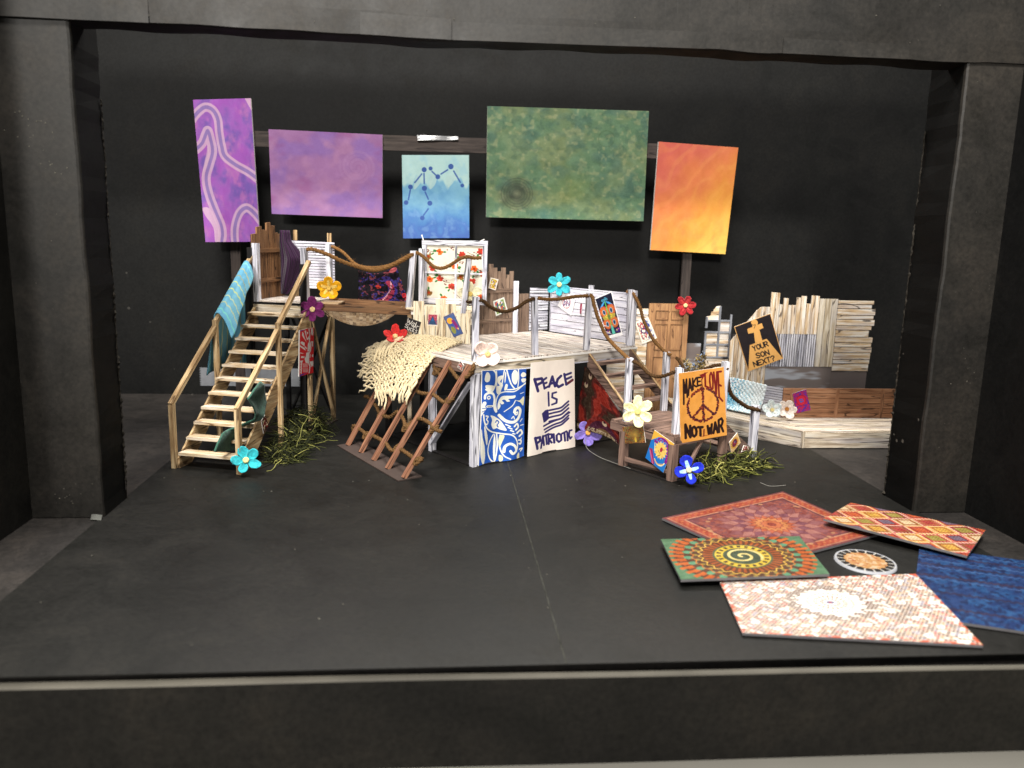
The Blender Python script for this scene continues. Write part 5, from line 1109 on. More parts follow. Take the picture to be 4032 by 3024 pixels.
LR = (('upper half of the pole ladder', [(-7.03, 14.3, 5.22), (-6.65, 13.16, 4.95), (-5.87, 12.09, 5.16), (-5.46, 11.26, 5.12), (-4.92, 10.04, 4.97), (-4.46, 9.49, 5.15)], (5,)),
      ('middle of the pole ladder, longest of its ropes', [(-11.45, 19.5, 3.41), (-10.91, 18.58, 3.45), (-10.35, 17.08, 3.16), (-9.71, 15.33, 2.8), (-9.07, 14.31, 2.89), (-8.26, 13.56, 3.35), (-7.85, 12.26, 3.01), (-7.6, 11.29, 2.68), (-7.2, 11.41, 3.21), (-6.44, 10.51, 3.53), (-5.82, 9.34, 3.5), (-5.55, 8.52, 3.3), (-5.1, 7.78, 3.35)], (3, 7, 11)),
      ('foot of the pole ladder, lowest of its ropes', [(-12.19, 17.06, 1.02), (-11.99, 17.22, 1.37), (-11.27, 15.85, 1.33), (-10.82, 14.83, 1.21), (-10.5, 14.51, 1.37), (-9.53, 12.75, 1.38), (-9.21, 12.1, 1.34), (-8.57, 10.58, 1.12), (-8.16, 10.28, 1.41), (-7.58, 9.24, 1.42), (-7.01, 8.08, 1.34), (-6.61, 7.28, 1.3)], (3, 8, 11)),
      ('top of the pole ladder under the deck corner', [(-5.71, 14.85, 7.08), (-5.4, 13.9, 6.5), (-4.9, 13.2, 6.3), (-4.45, 12.59, 7.0), (-3.9, 11.2, 6.5), (-3.5, 10.5, 6.6), (-3.1, 10.2, 6.95), (-2.75, 9.9, 7.3), (-2.8, 10.2, 7.75)], (1, 6)))
for lb, pts, kn in LR:
    vs, fs = lrope(pts, kn); mesh('ladder_twine', vs, fs, M_JUTE3, None, smooth=True, label='jute twine across the ' + lb, cat='rope', group='twines on the ladder')

# ------------------------------------------------------------------ stair and low platform in front of the main deck
ls = thing('short_stair', mm(14, -2.4, 3.4), 'short dark brown stair from the main deck down to the low platform', 'staircase')
for a in (11.5, 16.55):
    q = [mm(a, 0.0, 7.66), mm(a, -.3, 7.6), mm(a, -4.9, 3.72), mm(a, -4.9, 3.42), mm(a, -4.2, 3.42), mm(a, 0, 6.5)]
    sg = prism('stringer', q if a < 12 else q[::-1], (-FF.x, -FF.y, 0) if a < 12 else (FF.x, FF.y, 0), .15, W_PURP, ls)
    beam('stringer_edge', mm(a + (-.07 if a < 12 else -.07) + .15 * 0, -.28, 7.64), mm(a - .07, -4.85, 3.76), .2, .06, W_TAN, sg, label='golden top edge')
for k, (g, z) in enumerate(((-.45, 6.95), (-1.75, 6.12), (-2.85, 5.17), (-3.95, 4.26))):
    hexa('tread', [mm(11.62, g - .35, z - .26), mm(11.62, g + .25, z - .26), mm(11.62, g + .25, z), mm(11.62, g - .35, z)], [mm(16.45, g - .35, z - .26), mm(16.45, g + .25, z - .26), mm(16.45, g + .25, z), mm(16.45, g - .35, z)], W_PURP, ls)
lp = thing('low_platform', mm(12.4, -8, 0), 'low purple brown platform at the right front of the set', 'platform')
ZL = 3.4
for k in range(10):
    g0, g1 = lerp(-11.0, -4.9, k / 10) + .02, lerp(-11.0, -4.9, (k + 1) / 10) - .02
    hexa('deck_plank', [mm(9.4, g0, ZL - .14), mm(9.4, g1, ZL - .14), mm(9.4, g1, ZL), mm(9.4, g0, ZL)], [mm(15.4, g0, ZL - .14), mm(15.4, g1, ZL - .14), mm(15.4, g1, ZL), mm(15.4, g0, ZL)], W_PURP, lp)
beam('fascia_board', mm(9.4, -11.0, 2.98), mm(15.45, -11.0, 2.98), .12, .54, W_PURP, lp)
beam('fascia_board', mm(9.4, -11.05, 2.62), mm(15.45, -11.05, 2.62), .1, .14, W_PURP, lp)
beam('fascia_board', mm(9.36, -4.9, 2.94), mm(9.36, -11.0, 2.94), .12, .6, W_PURP, lp)
beam('fascia_board', mm(15.45, -4.9, 2.94), mm(15.45, -11.0, 2.94), .12, .6, W_PURP, lp)
for a, g in ((9.5, -10.85), (9.5, -6.2), (15.3, -10.85), (15.3, -5.1)): post('platform_leg', mm(a, g), 0, 2.7, .52, W_PURP, lp, rot=AM)
beam('stretcher', mm(9.45, -6.4, .62), mm(9.45, -10.7, .62), .14, .34, W_PURP, lp)
beam('stretcher', mm(9.7, -10.9, .3), mm(15.2, -10.9, .3), .14, .34, W_PURP, lp)
beam('brace', mm(10.9, -10.95, .4), mm(12.6, -10.9, 2.6), .12, .3, W_PURP, lp, up=(GG.x, GG.y, 0))
for a, g, z in ((9.75, -6.1, 8.2), (9.8, -10.7, 8.1), (15.2, -5.1, 8.12), (15.0, -10.8, 8.15)): post('platform_post', mm(a, g), ZL, z, .46, W_GRAY, lp, rot=AM - .55)
prism('base_sheet', [mm(9.2, -11.2, .04), mm(15.6, -11.2, .04), mm(15.6, -4.8, .04), mm(9.2, -4.8, .04)], (0, 0, 1), .035, M_DARK, lp)
ss = thing('side_step', mm(17, -9, 0), 'small brown stair side sinking into the grass at the far right', 'staircase')
prism('stringer', [mm(15.5, -11.05, 3.35), mm(15.5, -11.05, 1.5), mm(17.4, -11.05, .3), mm(19.6, -11.05, .0), mm(19.6, -11.05, .5), mm(15.9, -11.05, 3.05)], (-GG.x, -GG.y, 0), .15, W_PURP, ss)
for k in range(3): hexa('tread', [mm(16.0 + k * 1.05, -11, 2.3 - .8 * k), mm(17.0 + k * 1.05, -11, 2.3 - .8 * k), mm(17.0 + k * 1.05, -11, 2.45 - .8 * k), mm(16.0 + k * 1.05, -11, 2.45 - .8 * k)], [mm(16.0 + k * 1.05, -6, 2.3 - .8 * k), mm(17.0 + k * 1.05, -6, 2.3 - .8 * k), mm(17.0 + k * 1.05, -6, 2.45 - .8 * k), mm(16.0 + k * 1.05, -6, 2.45 - .8 * k)], W_PURP, ss)
post('newel_post', (19.2, 12.0), 0, 4.4, .5, W_GRAY, ss, rot=.2)

# ------------------------------------------------------------------ ropes strung between the posts
ROPES = (('thick jute rope sagging from the tall tower front post to the middle tower', [(-15.95, 19.9, 15.35), (-15.46, 19.86, 15.39), (-14.31, 19.9, 15.01), (-13.23, 20.0, 14.51), (-11.77, 20.1, 14.02), (-10.66, 20.2, 13.82), (-9.54, 20.27, 14.06), (-8.42, 20.34, 14.61), (-7.4, 20.3, 15.2)], .17, M_JUTE),
 ('thin jute rope from the tall tower rear post joining the sagging rope', [(-14.8, 24.9, 15.55), (-14.39, 24.63, 15.52), (-13.55, 24.16, 15.08), (-12.89, 23.79, 14.48), (-12.4, 23.51, 14.11), (-11.66, 23.1, 13.93), (-10.45, 22.41, 13.95), (-9.25, 21.74, 14.26), (-8.39, 21.25, 14.73), (-7.5, 20.7, 15.25)], .14, M_JUTE),
 ('jute rope drooping in front of the flower print window', [(-7.2, 20.2, 15.3), (-6.92, 20.3, 15.2), (-6.47, 20.25, 14.88), (-5.78, 20.12, 14.22), (-5.03, 20.0, 14.09), (-4.28, 19.87, 14.45), (-3.68, 19.77, 14.88), (-3.0, 19.4, 15.1), (-2.49, 19.5, 14.99), (-1.89, 19.57, 15.04)], .155, M_JUTE),
 ('short dark rope from the middle tower to the deck corner post', [(-3.0, 20.0, 11.4), (-2.9, 16.29, 11.65), (-2.75, 12.48, 12.0), (-2.65, 10.9, 12.2)], .12, M_JUTE2),
 ('dark jute rope hanging across the first gap of the main deck front', [(-2.5, 10.6, 12.25), (-2.12, 10.95, 12.2), (-1.73, 11.24, 11.85), (-1.23, 11.6, 11.56), (-.73, 11.95, 11.37), (-.3, 12.25, 11.35), (.21, 12.6, 11.46), (.72, 12.95, 11.68), (1.23, 13.3, 12.0), (1.9, 13.6, 12.25)], .15, M_JUTE2),
 ('jute rope nearly level across the second gap of the main deck front', [(2.21, 13.85, 12.24), (3.15, 14.6, 12.1), (4.18, 15.3, 12.11), (5.41, 16.15, 12.24), (6.6, 16.85, 12.28)], .15, M_JUTE),
 ('jute rope dropping from the deck front down to the first low platform post', [(6.75, 16.9, 12.35), (6.95, 16.75, 12.2), (7.02, 16.2, 11.57), (7.2, 15.6, 10.76), (7.45, 14.8, 9.98), (7.63, 14.2, 9.48), (7.95, 13.15, 8.97), (8.25, 12.2, 8.62), (8.51, 11.34, 8.34), (8.8, 10.6, 8.0)], .16, M_JUTE),
 ('dark rope dipping over the short stair to the orange poster post', [(8.95, 10.4, 8.0), (9.26, 9.91, 7.92), (9.58, 9.47, 7.59), (9.9, 9.05, 7.29), (10.3, 8.51, 7.22), (10.68, 7.99, 7.38), (11.0, 7.55, 7.63), (11.35, 7.1, 7.88)], .14, M_JUTE2),
 ('jute rope falling in front of the brown door from the clapboard wall post', [(10.6, 20.7, 12.4), (11.05, 20.4, 12.37), (11.28, 19.57, 11.82), (11.47, 18.91, 11.12), (11.59, 18.47, 10.4), (11.79, 17.75, 9.71), (12.01, 16.97, 9.05), (12.26, 16.09, 8.57), (12.58, 14.96, 8.14), (12.86, 14.2, 7.96)], .15, M_JUTE),
 ('dark rope dipping behind the orange poster', [(13.2, 13.8, 7.8), (13.34, 13.67, 7.7), (13.56, 13.36, 7.32), (13.84, 12.96, 6.81), (14.3, 12.33, 6.85), (14.77, 11.67, 7.25), (15.24, 11.02, 7.64), (15.66, 10.4, 7.83)], .14, M_JUTE2),
 ('dark brown rope falling right of the orange poster to the low end post', [(15.8, 9.7, 7.7), (15.95, 9.95, 7.45), (16.08, 10.1, 6.8), (16.38, 10.4, 5.96), (16.84, 10.8, 5.36), (17.57, 11.3, 4.85), (18.4, 11.7, 4.35), (19.2, 11.75, 4.15), (19.5, 11.9, 4.05)], .17, M_JUTE2))
for lb, pts, r, m_ in ROPES:
    vs, fs = rope_data(pts, r, fuzz=8)
    mesh('rope', vs, fs, m_, None, smooth=True, label=lb, cat='rope', group='ropes strung between the posts')

# ------------------------------------------------------------------ benches and flats on the right
bn = thing('corner_bench', (25.0, 18.5, 0), 'low pale wooden corner bench with a brown slatted back', 'bench')
BZ = 1.45
ca, cb = V(25.0, 15.85), V(25.3, 20.8)            # front and rear of the mitre
ld_ = V(-.66, .75)                                # direction of the left arm
def la(t, k): p = ca.lerp(cb, k) + ld_ * t; return (p.x, p.y)
for k in range(5):                                # top planks, right arm then left arm
    y0, y1 = lerp(15.85, 20.8, k / 5) + .01, lerp(15.85, 20.8, (k + 1) / 5) - .01
    x0, x1 = lerp(25.0, 25.3, k / 5), lerp(25.0, 25.3, (k + 1) / 5)
    hexa('seat_plank', [(x0 + .01, y0, BZ - .1), (x1 + .01, y1, BZ - .1), (x1 + .01, y1, BZ), (x0 + .01, y0, BZ)], [(44, y0, BZ - .1), (44, y1, BZ - .1), (44, y1, BZ), (44, y0, BZ)], W_BENCH, bn)
    p, q = la(.0, k / 5 + .003), la(.0, (k + 1) / 5 - .003); r_, s_ = la(13, k / 5 + .003), la(13, (k + 1) / 5 - .003)
    hexa('seat_plank', [p + (BZ - .1,), q + (BZ - .1,), q + (BZ,), p + (BZ,)], [r_ + (BZ - .1,), s_ + (BZ - .1,), s_ + (BZ,), r_ + (BZ,)], W_BENCH, bn)
for k in range(3):
    z0, z1 = lerp(.02, BZ - .1, k / 3), lerp(.02, BZ - .1, (k + 1) / 3) - .012
    plank('front_board', (25.22, 15.83, z1), (25.22, 15.83, z0), (44, 15.83, z0), (44, 15.83, z1), .1, W_BENCH, bn)
    a, b = la(.03, -.004), la(13, -.004)
    plank('front_board', a + (z1,), b + (z1,), b + (z0,), a + (z0,), -.1, W_BENCH, bn) if False else plank('front_board', b + (z1,), b + (z0,), a + (z0,), a + (z1,), .1, W_BENCH, bn)
post('corner_strip', (25.1, 15.84), 0, BZ - .02, .2, W_BENCH, bn, d=.14)
bk = thing('bench_back', (34, 21, BZ), 'red brown plank back wall of the corner bench with upright battens', 'wall flat')
for k in range(6):
    z0, z1 = BZ + .02 + k * .45, BZ + .02 + (k + 1) * .45 - .032
    plank('plank', (25.3, 20.9, z1), (25.3, 20.9, z0), (44, 20.9, z0), (44, 20.9, z1), .1, W_BKBN, bk)
slab('backing', 25.32, 44, 20.98, 21.06, BZ, BZ + 2.66, M_INK, bk)
for x in (26.1, 30.35, 34.6, 38.9): post('batten', (x, 20.84), BZ, BZ + 2.66, .32, W_BKBN, bk, d=.08)
bl = thing('lined_back_panel', (22.5, 24.5, BZ), 'white panel with thin dark lines behind the blue and white knit', 'wall flat')
lb0, lb1 = la(0.02, 1.02), la(9.5, 1.02)
for k in range(12):
    z0, z1 = BZ + .02 + k * .225, BZ + .02 + (k + 1) * .225 - .05
    if k == 0: plank('backing', Vector(lb1 + (BZ + 2.7,)) + V(.08, .08, 0), Vector(lb1 + (BZ,)) + V(.08, .08, 0), Vector(lb0 + (BZ,)) + V(.08, .08, 0), Vector(lb0 + (BZ + 2.7,)) + V(.08, .08, 0), .03, M_INK, bl)
    plank('strip', lb1 + (z1,), lb1 + (z0,), lb0 + (z0,), lb0 + (z1,), .06, W_CLAP, bl)

bgf = thing('ragged_wall', (28.5, 25, 0), 'large ragged wall of mixed pale planks behind the corner bench', 'wall flat')
def vpl(x0, x1, z0, zl, zr, mat=W_MIX, nm='plank', y=25.0): return hexa(nm, [(x0 + .025, y, z0), (x1 - .025, y, z0), (x1 - .025, y + .14, z0), (x0 + .025, y + .14, z0)], [(x0 + .025, y, zl), (x1 - .025, y, zr), (x1 - .025, y + .14, zr), (x0 + .025, y + .14, zl)], mat, bgf)
for k in range(9):
    x0, x1 = lerp(21.66, 25.25, k / 9), lerp(21.66, 25.25, (k + 1) / 9); tp = lambda x: min(7.7 + (x - 21.66) * 1.25, 10.98)
    vpl(x0, x1, 0, tp(x0), tp(x1))
for x0, x1, zt in ((25.25, 25.68, 12.35), (25.68, 26.1, 12.32), (26.1, 26.47, 11.25), (26.47, 26.95, 11.84), (26.95, 27.3, 11.2), (27.3, 27.72, 11.2), (27.72, 28.15, 11.92), (28.15, 28.68, 12.06), (28.68, 29.12, 11.37), (29.12, 29.5, 12.12), (29.5, 29.92, 12.1)): vpl(x0, x1, 8.5, zt, zt - .03)
for k in range(21):
    x0, x1 = lerp(25.25, 29.92, k / 21), lerp(25.25, 29.92, (k + 1) / 21); vpl(x0 + .02, x1 - .02, 5.42, 8.48, 8.48, W_GRAY, 'corrugation', 25.0)
for x0, x1 in ((29.94, 30.5), (30.5, 31.15), (31.15, 31.72)): vpl(x0, x1, 5.44, 11.83, 11.83, W_FASC)
rng = random.Random(5)
ze = [5.03, 5.75, 6.15, 6.8, 7.35, 7.75, 8.3, 8.95, 9.35, 9.95, 10.35, 10.95, 11.35, 11.74]
for k in range(len(ze) - 1):
    xe = 35.2 + rng.uniform(-.22, .28); hexa('plank', [(31.76, 25.0, ze[k] + .035), (31.76, 25.14, ze[k] + .035), (31.76, 25.14, ze[k + 1] - .035), (31.76, 25.0, ze[k + 1] - .035)], [(xe, 25.0, ze[k] + .035), (xe, 25.14, ze[k] + .035), (xe, 25.14, ze[k + 1] - .035), (xe, 25.0, ze[k + 1] - .035)], W_MIX, bgf)
gm, N_, L_, b_ = newmat('grey_card_with_brown_marker', .6, .2)
tc_ = nd(N_, 'ShaderNodeTexCoord'); mp_ = nd(N_, 'ShaderNodeMapping'); mp_.inputs['Scale'].default_value = (12, 1, 60); L_.new(tc_.outputs['Object'], mp_.inputs['Vector'])
nn_ = nd(N_, 'ShaderNodeTexNoise', ins={'Scale': 1.0, 'Detail': 3.0}); L_.new(mp_.outputs[0], nn_.inputs['Vector']); rr_ = ramp(N_, [(.46, rgb(158, 160, 166)), (.5, rgb(112, 102, 98)), (.7, rgb(104, 94, 92))]); L_.new(nn_.outputs['Fac'], rr_.inputs['Fac']); L_.new(rr_.outputs[0], b_.inputs['Base Color'])
slab('backing', 21.9, 31.6, 25.15, 25.22, 5.5, 10.6 if False else 8.4, M_INK, bgf); slab('backing', 31.8, 35.0, 25.15, 25.22, 5.1, 11.6, M_INK, bgf); slab('backing', 25.3, 31.6, 25.15, 25.22, 8.42, 11.1, M_INK, bgf); slab('backing', 24.3, 25.28, 25.15, 25.22, 8.42, 10.8, M_INK, bgf)
slab('grey_card', 25.28, 31.72, 25.06, 25.2, 0, 5.40, gm, bgf); slab('grey_card', 31.74, 35.25, 25.06, 25.2, 0, 5.01, gm, bgf)

dr = thing('panelled_door', (17.2, 30, 0), 'brown six panel door standing between the deck and the broken window', 'door')
slab('door_leaf', 15.15, 19.13, 30.0, 30.2, 0, 10.72, W_DOOR, dr)
DV = bpy.data.objects[dr.children[0].name]
def uvify(o, ax=2):
    me = o.data; l = me.uv_layers.new(name='UVMap')
    for p in me.polygons:
        for li in p.loop_indices:
            v = me.vertices[me.loops[li].vertex_index].co / S; l.data[li].uv = (v.z, v.x + v.y) if ax == 2 else (v.x, v.z + v.y)
uvify(DV)
for x0, x1, z0, z1 in ((15.85, 17.07, 9.15, 10.02), (17.4, 18.58, 9.16, 10.02), (15.83, 17.06, 6.15, 8.7), (17.38, 18.57, 6.17, 8.7), (15.82, 17.03, 1.2, 5.44), (17.38, 18.57, 1.2, 5.44)):
    dpn = hexa('door_panel', [(x0 + .16, 29.99, z0 + .16), (x1 - .16, 29.99, z0 + .16), (x1 - .16, 30.04, z0 + .16), (x0 + .16, 30.04, z0 + .16)], [(x0 + .16, 29.99, z1 - .16), (x1 - .16, 29.99, z1 - .16), (x1 - .16, 30.04, z1 - .16), (x0 + .16, 30.04, z1 - .16)], W_DOOR, dr)
    for a, b in (((x0, z0), (x1, z0)), ((x1, z0), (x1, z1)), ((x1, z1), (x0, z1)), ((x0, z1), (x0, z0))): beam('panel_moulding', (a[0], 29.97, a[1]), (b[0], 29.97, b[1]), .07, .09, W_BROWN, dpn, up=(0, 1, 0) if a[1] == b[1] else (1, 0, 0))
cf = thing('clapboard_flat', (13, 30.2, 0), 'pale streaked plank wall just left of the brown door', 'wall flat')
for k in range(17):
    z0, z1 = .02 + .6 * k, .02 + .6 * (k + 1) - .025; plank('clapboard', (11.2, 30.12, z1), (11.2, 30.08, z0), (15.08, 30.08, z0), (15.08, 30.12, z1), .1, W_MIX, cf)
wf = thing('broken_window', (22.2, 30, 0), 'fragment of a grey barred window with missing panes', 'window')
def bar(x0, z0, x1, z1, wd=.17): return beam('window_bar', (x0, 29.98 - (.012 if x0 == x1 else 0), z0), (x1, 29.98 - (.012 if x0 == x1 else 0), z1), .14, wd, W_BLKG, wf, up=(1, 0, 0) if x0 == x1 else (0, 0, 1))
W_BLKG = wood('grey_bar_wood', (150, 152, 158), (112, 114, 120), (80, 82, 90), (50, 50, 56), .014, 4.0, (120, 122, 130), .4)
for x, z0, z1 in ((20.95, 5.45, 8.05), (20.98, 8.4, 9.5), (22.27, 5.45, 10.55), (23.42, 5.45, 9.77)): bar(x, z0, x, z1, .2)
for z, x0, x1 in ((5.48, 20.85, 23.52), (6.76, 20.9, 23.4), (8.0, 20.85, 23.4), (9.14, 21.0, 23.4)): bar(x0, z, x1, z, .17)
for x0, x1, z0, z1 in ((21.05, 22.17, 5.57, 6.67), (22.37, 23.32, 5.57, 6.67), (21.05, 22.17, 6.85, 7.91), (22.37, 23.32, 6.85, 7.91), (22.37, 23.32, 8.09, 9.05)):
    hexa('boarded_pane', [(x0, 30.03, z0), (x0, 30.1, z0), (x0, 30.1, z1), (x0, 30.03, z1)], [(x1, 30.03, z0), (x1, 30.1, z0), (x1, 30.1, z1), (x1, 30.03, z1)], W_MIX, wf)
prism('broken_board', [(21.05, 30.02, 9.22), (22.18, 30.02, 9.22), (22.3, 30.02, 10.58), (21.95, 30.02, 10.55), (21.66, 30.02, 10.2), (21.62, 30.02, 10.02), (21.42, 30.02, 9.98), (21.38, 30.02, 9.6), (20.98, 30.02, 9.52)][::1], (0, -1, 0), .1, W_MIX, wf)
for k in range(9):
    z0 = .02 + .6 * k; plank('clapboard', (20.85, 30.12, z0 + .575), (20.85, 30.08, z0), (23.45, 30.08, z0), (23.45, 30.12, z0 + .575), .1, W_MIX, wf)
slab('grey_backing', 19.2, 20.9, 31.0, 31.15, 0, 6.7, gm, None, label='grey card upright between the door and the broken window', cat='card')

# ------------------------------------------------------------------ posters and banners
def poster(key, q, lb, t=.04, bend=.05, nm='poster', grp='small protest posters on the set'):
    return board(nm, q, t, PRINT[key], M_WHITE, None, 6, 6, lambda u, v: bend * (u - .5) * (v - .4) * 2, label=lb, cat='poster', group=grp)
poster('rally', [(-16.35, 17.75, 9.05), (-15.56, 20.4, 9.0), (-15.68, 19.99, 5.25), (-16.4, 17.56, 5.36)], 'narrow red and grey lettered poster on the right side of the long stair')
poster('warsucks', [(-7.9, 20.26, 10.0), (-6.76, 20.06, 9.61), (-7.06, 20.1, 8.55), (-8.23, 20.3, 8.98)], 'black square poster lettered War Sucks with a peace sign')
poster('pyramid', [(-6.19, 19.99, 10.3), (-5.41, 19.86, 10.28), (-5.41, 19.86, 9.32), (-6.23, 20.0, 9.34)], 'tiny crimson poster with a dark blue pyramid on the cream planks')
poster('moon', [(-4.93, 19.76, 10.1), (-4.11, 19.62, 10.51), (-3.26, 19.47, 8.79), (-4.05, 19.61, 8.43)], 'tilted blue poster with a yellow disc on the cream planks')
poster('fence_a', [(-.62, 26.6, 13.08), (.13, 27.12, 12.9), (-.16, 26.92, 11.9), (-.82, 26.46, 12.13)], 'tiny red and yellow poster high on the dark plank fence')
poster('fence_b', [(-.36, 26.78, 10.9), (.71, 27.51, 11.24), (1.1, 27.79, 9.94), (-.02, 27.01, 9.52)], 'small floral poster low on the dark plank fence')
poster('nosign', [(5.92, 28.66, 10.43), (6.31, 28.1, 11.87), (7.27, 26.7, 11.39), (6.98, 27.12, 9.68)], 'white tilted paper with a red struck circle on the clapboard wall')
poster('strip', [(7.64, 26.15, 10.89), (7.78, 25.96, 10.91), (7.76, 25.98, 9.98), (7.61, 26.2, 9.95)], 'thin crimson slip on the clapboard wall')
poster('totem', [(8.7, 24.86, 11.48), (9.83, 23.21, 12.27), (10.75, 21.88, 8.53), (9.74, 23.36, 8.0)], 'large tilted poster with a rainbow butterfly figure on black')
poster('tricolor', [(13.76, 29.85, 8.84), (15.05, 29.85, 9.4), (16.05, 29.85, 7.33), (14.61, 29.85, 6.72)], 'cream poster with red and blue curly letters beside the door')
poster('makelove', [(11.09, 6.22, 7.87), (15.48, 9.24, 7.85), (16.1, 9.67, 2.66), (11.88, 6.77, 2.73)], 'large orange poster reading Make Love Not War around a peace sign', .05, .2)
poster('gold', [(8.43, 10.48, 3.06), (9.56, 8.84, 3.57), (9.76, 8.55, 2.34), (8.61, 10.22, 1.81)], 'small golden swirl poster under the pale yellow flower')
poster('lion', [(10.18, 7.9, 3.44), (11.2, 6.42, 2.81), (10.76, 7.05, .53), (9.76, 8.51, 1.21)], 'bright blue tilted poster with a yellow maned face at the platform corner')
poster('son', [(21.85, 24.8, 9.12), (25.16, 24.7, 10.42), (26.79, 24.8, 6.22), (23.57, 24.85, 4.93)], 'black and orange poster with a cross asking Your Son Next', .06)
poster('benchposter', [(26.09, 20.7, 3.67), (27.33, 20.7, 4.08), (27.93, 20.7, 2.21), (26.67, 20.7, 1.86)], 'small magenta and violet poster on the brown bench back')
poster('stair', [(-18.15, 11.67, 3.1), (-17.97, 12.27, 3.41), (-17.85, 12.67, 2.51), (-18.05, 11.99, 2.05)], 'tiny dark red slip low on the long stair stringer')
poster('fascia', [(-3.9, 11.74, 7.23), (-3.69, 11.44, 7.78), (-3.41, 11.03, 7.47), (-3.58, 11.28, 6.99)], 'tiny torn slip between the ladder tops under the deck')
def onL(a, z): return mm(a, -11.18, z)
poster('sunpost', [onL(15.62, 2.0), onL(16.62, 2.62), onL(17.1, 1.78), onL(16.1, 1.02)], 'small tan diamond poster with a purple sun on the side step')
poster('tiny', [onL(17.32, 1.0), onL(17.62, 1.48), onL(18.3, 1.3), onL(18.3, 1.0)], 'tiny white and red slip poking out of the grass')
def wave(u, v): return .12 * math.sin(u * 9 + v * 2) * (.3 + v) + .1 * math.sin(v * 5 + u * 3) * v
board('banner', [(-2.14, 10.5, 7.2), (1.34, 12.89, 6.99), (1.40, 12.9, .06), (-2.30, 10.36, .06)], .05, PRINT['peacebird'], M_WHITE, None, 20, 24, wave, label='blue and white bird banner hanging from the main deck edge', cat='banner')
board('banner', [(1.73, 13.14, 7.38), (5.50, 15.74, 7.34), (5.86, 15.95, .05), (1.6, 13.02, .05)], .05, PRINT['patriotic'], M_WHITE, None, 20, 24, lambda u, v: .10 * math.sin(u * 8 + 1) * (.35 + v * .9), label='cream banner reading Peace Is Patriotic over a striped flag', cat='banner')

# ------------------------------------------------------------------ cloths
rl0, rl1 = (10.98, 13.98), (6.45, 10.15)
def towel(u, v):
    """u along the rail from its top, v from the inner hem over the rail to the outer hem"""
    s, z = lerp(rl0[0], rl1[0], u), lerp(rl0[1], rl1[1], u)
    inner, outer = lerp(.9, 1.55, u) + .15 * math.sin(u * 9), lerp(8.4, 4.5, u) - .3 * math.sin(u * 3)
    if v < .3:
        t = 1 - v / .3; return t1(s - .25 * t - .10 * t * math.sin(u * 7), -2.33 + lerp(.45, 1.05, u) * t ** .8 + .06 * math.sin(u * 16) * t, z + .12 - inner * t * t ** .3)
    if v < .42:
        a = (v - .3) / .12 * math.pi; return t1(s, -2.56 + .23 * math.cos(a), z + .12 + .22 * math.sin(a))
    t = (v - .42) / .58; return t1(s + .55 * t * (.5 - u) + .12 * math.sin(u * 14) * t - .9 * u * t, -2.79 - .25 * t + .10 * math.sin(u * 13) * t, z + .12 - outer * t)
sheet('striped_towel', towel, 40, 44, CLOTH['towel'], .07, label='turquoise striped knit cloth draped over the left handrail', cat='cloth')
M_CORD, N_, L_, b_ = newmat('purple_corduroy', .8, .15)
tc_ = nd(N_, 'ShaderNodeTexCoord'); wv_ = nd(N_, 'ShaderNodeTexWave', wave_type='BANDS', bands_direction='X', ins={'Scale': 7.5, 'Distortion': .6, 'Detail': 1.0}); L_.new(tc_.outputs['UV'], wv_.inputs['Vector'])
rr_ = ramp(N_, [(.25, rgb(14, 4, 18)), (.75, rgb(50, 18, 52))]); L_.new(wv_.outputs['Fac'], rr_.inputs['Fac']); L_.new(rr_.outputs[0], b_.inputs['Base Color']); b_.inputs['Sheen Weight'].default_value = .08; bump(N_, L_, b_, wv_.outputs['Fac'], .6, .0006)
CORD = [(-2.25, 16.6, -1.30, 16.6), (-2.3, 15.9, -1.2, 15.9), (-2.36, 15.1, -.62, 15.25), (-2.4, 14.3, -.10, 14.5), (-2.4, 13.6, -.35, 13.85), (-2.4, 12.9, -.72, 13.05), (-2.38, 12.1, -1.2, 12.0), (-2.3, 11.4, -1.7, 11.35)]
def cord(u, v):
    k = min(len(CORD) - 2, int(v * (len(CORD) - 1))); t = v * (len(CORD) - 1) - k
    a = [lerp(CORD[k][i], CORD[k + 1][i], t) for i in range(4)]; l, z = lerp(a[0], a[2], u), lerp(a[1], a[3], u)
    wd = a[2] - a[0]
    return t1(16.0 + .42 * math.sin(u * 6.5 + .5 + v) * wd / 2 + .03 * math.sin(u * 47) - .8 * (1 - u) * min(1, v * 3) * .0, l, z + .25 * math.exp(-v * 14))
sheet('corduroy_cloth', cord, 110, 30, M_CORD, .06, label='dark purple corduroy scrap hung at the back of the tall tower', cat='cloth')
M_GREEN = felt('green_felt', (62, 104, 88), (30, 60, 50))
FE = [((2.47, 6.2), (3.4, 5.7)), ((1.4, 5.85), (3.7, 5.1)), ((.55, 5.35), (3.9, 4.4)), ((1.5, 4.5), (3.4, 3.8)), ((2.2, 3.5), (2.95, 3.3)), ((1.0, 3.1), (2.6, 2.95)), ((-.3, 2.95), (2.2, 2.5)), ((-1.1, 2.4), (2.0, 1.9)), ((-1.35, 1.95), (1.9, 1.15))]
def feltp(u, v):
    k = min(len(FE) - 2, int(v * (len(FE) - 1))); t = v * (len(FE) - 1) - k
    p = [lerp(lerp(V(*FE[k][0]), V(*FE[k][1]), u), lerp(V(*FE[k + 1][0]), V(*FE[k + 1][1]), u), t)][0]
    return t1(p.x, 2.95 - .25 * u - 1.5 * sm(.42, .7, v) + .12 * math.sin(v * 9 + u * 3), p.y)
sheet('felt_strip', feltp, 24, 40, M_GREEN, .12, label='dark green felt strip twisted round the right handrail', cat='cloth')
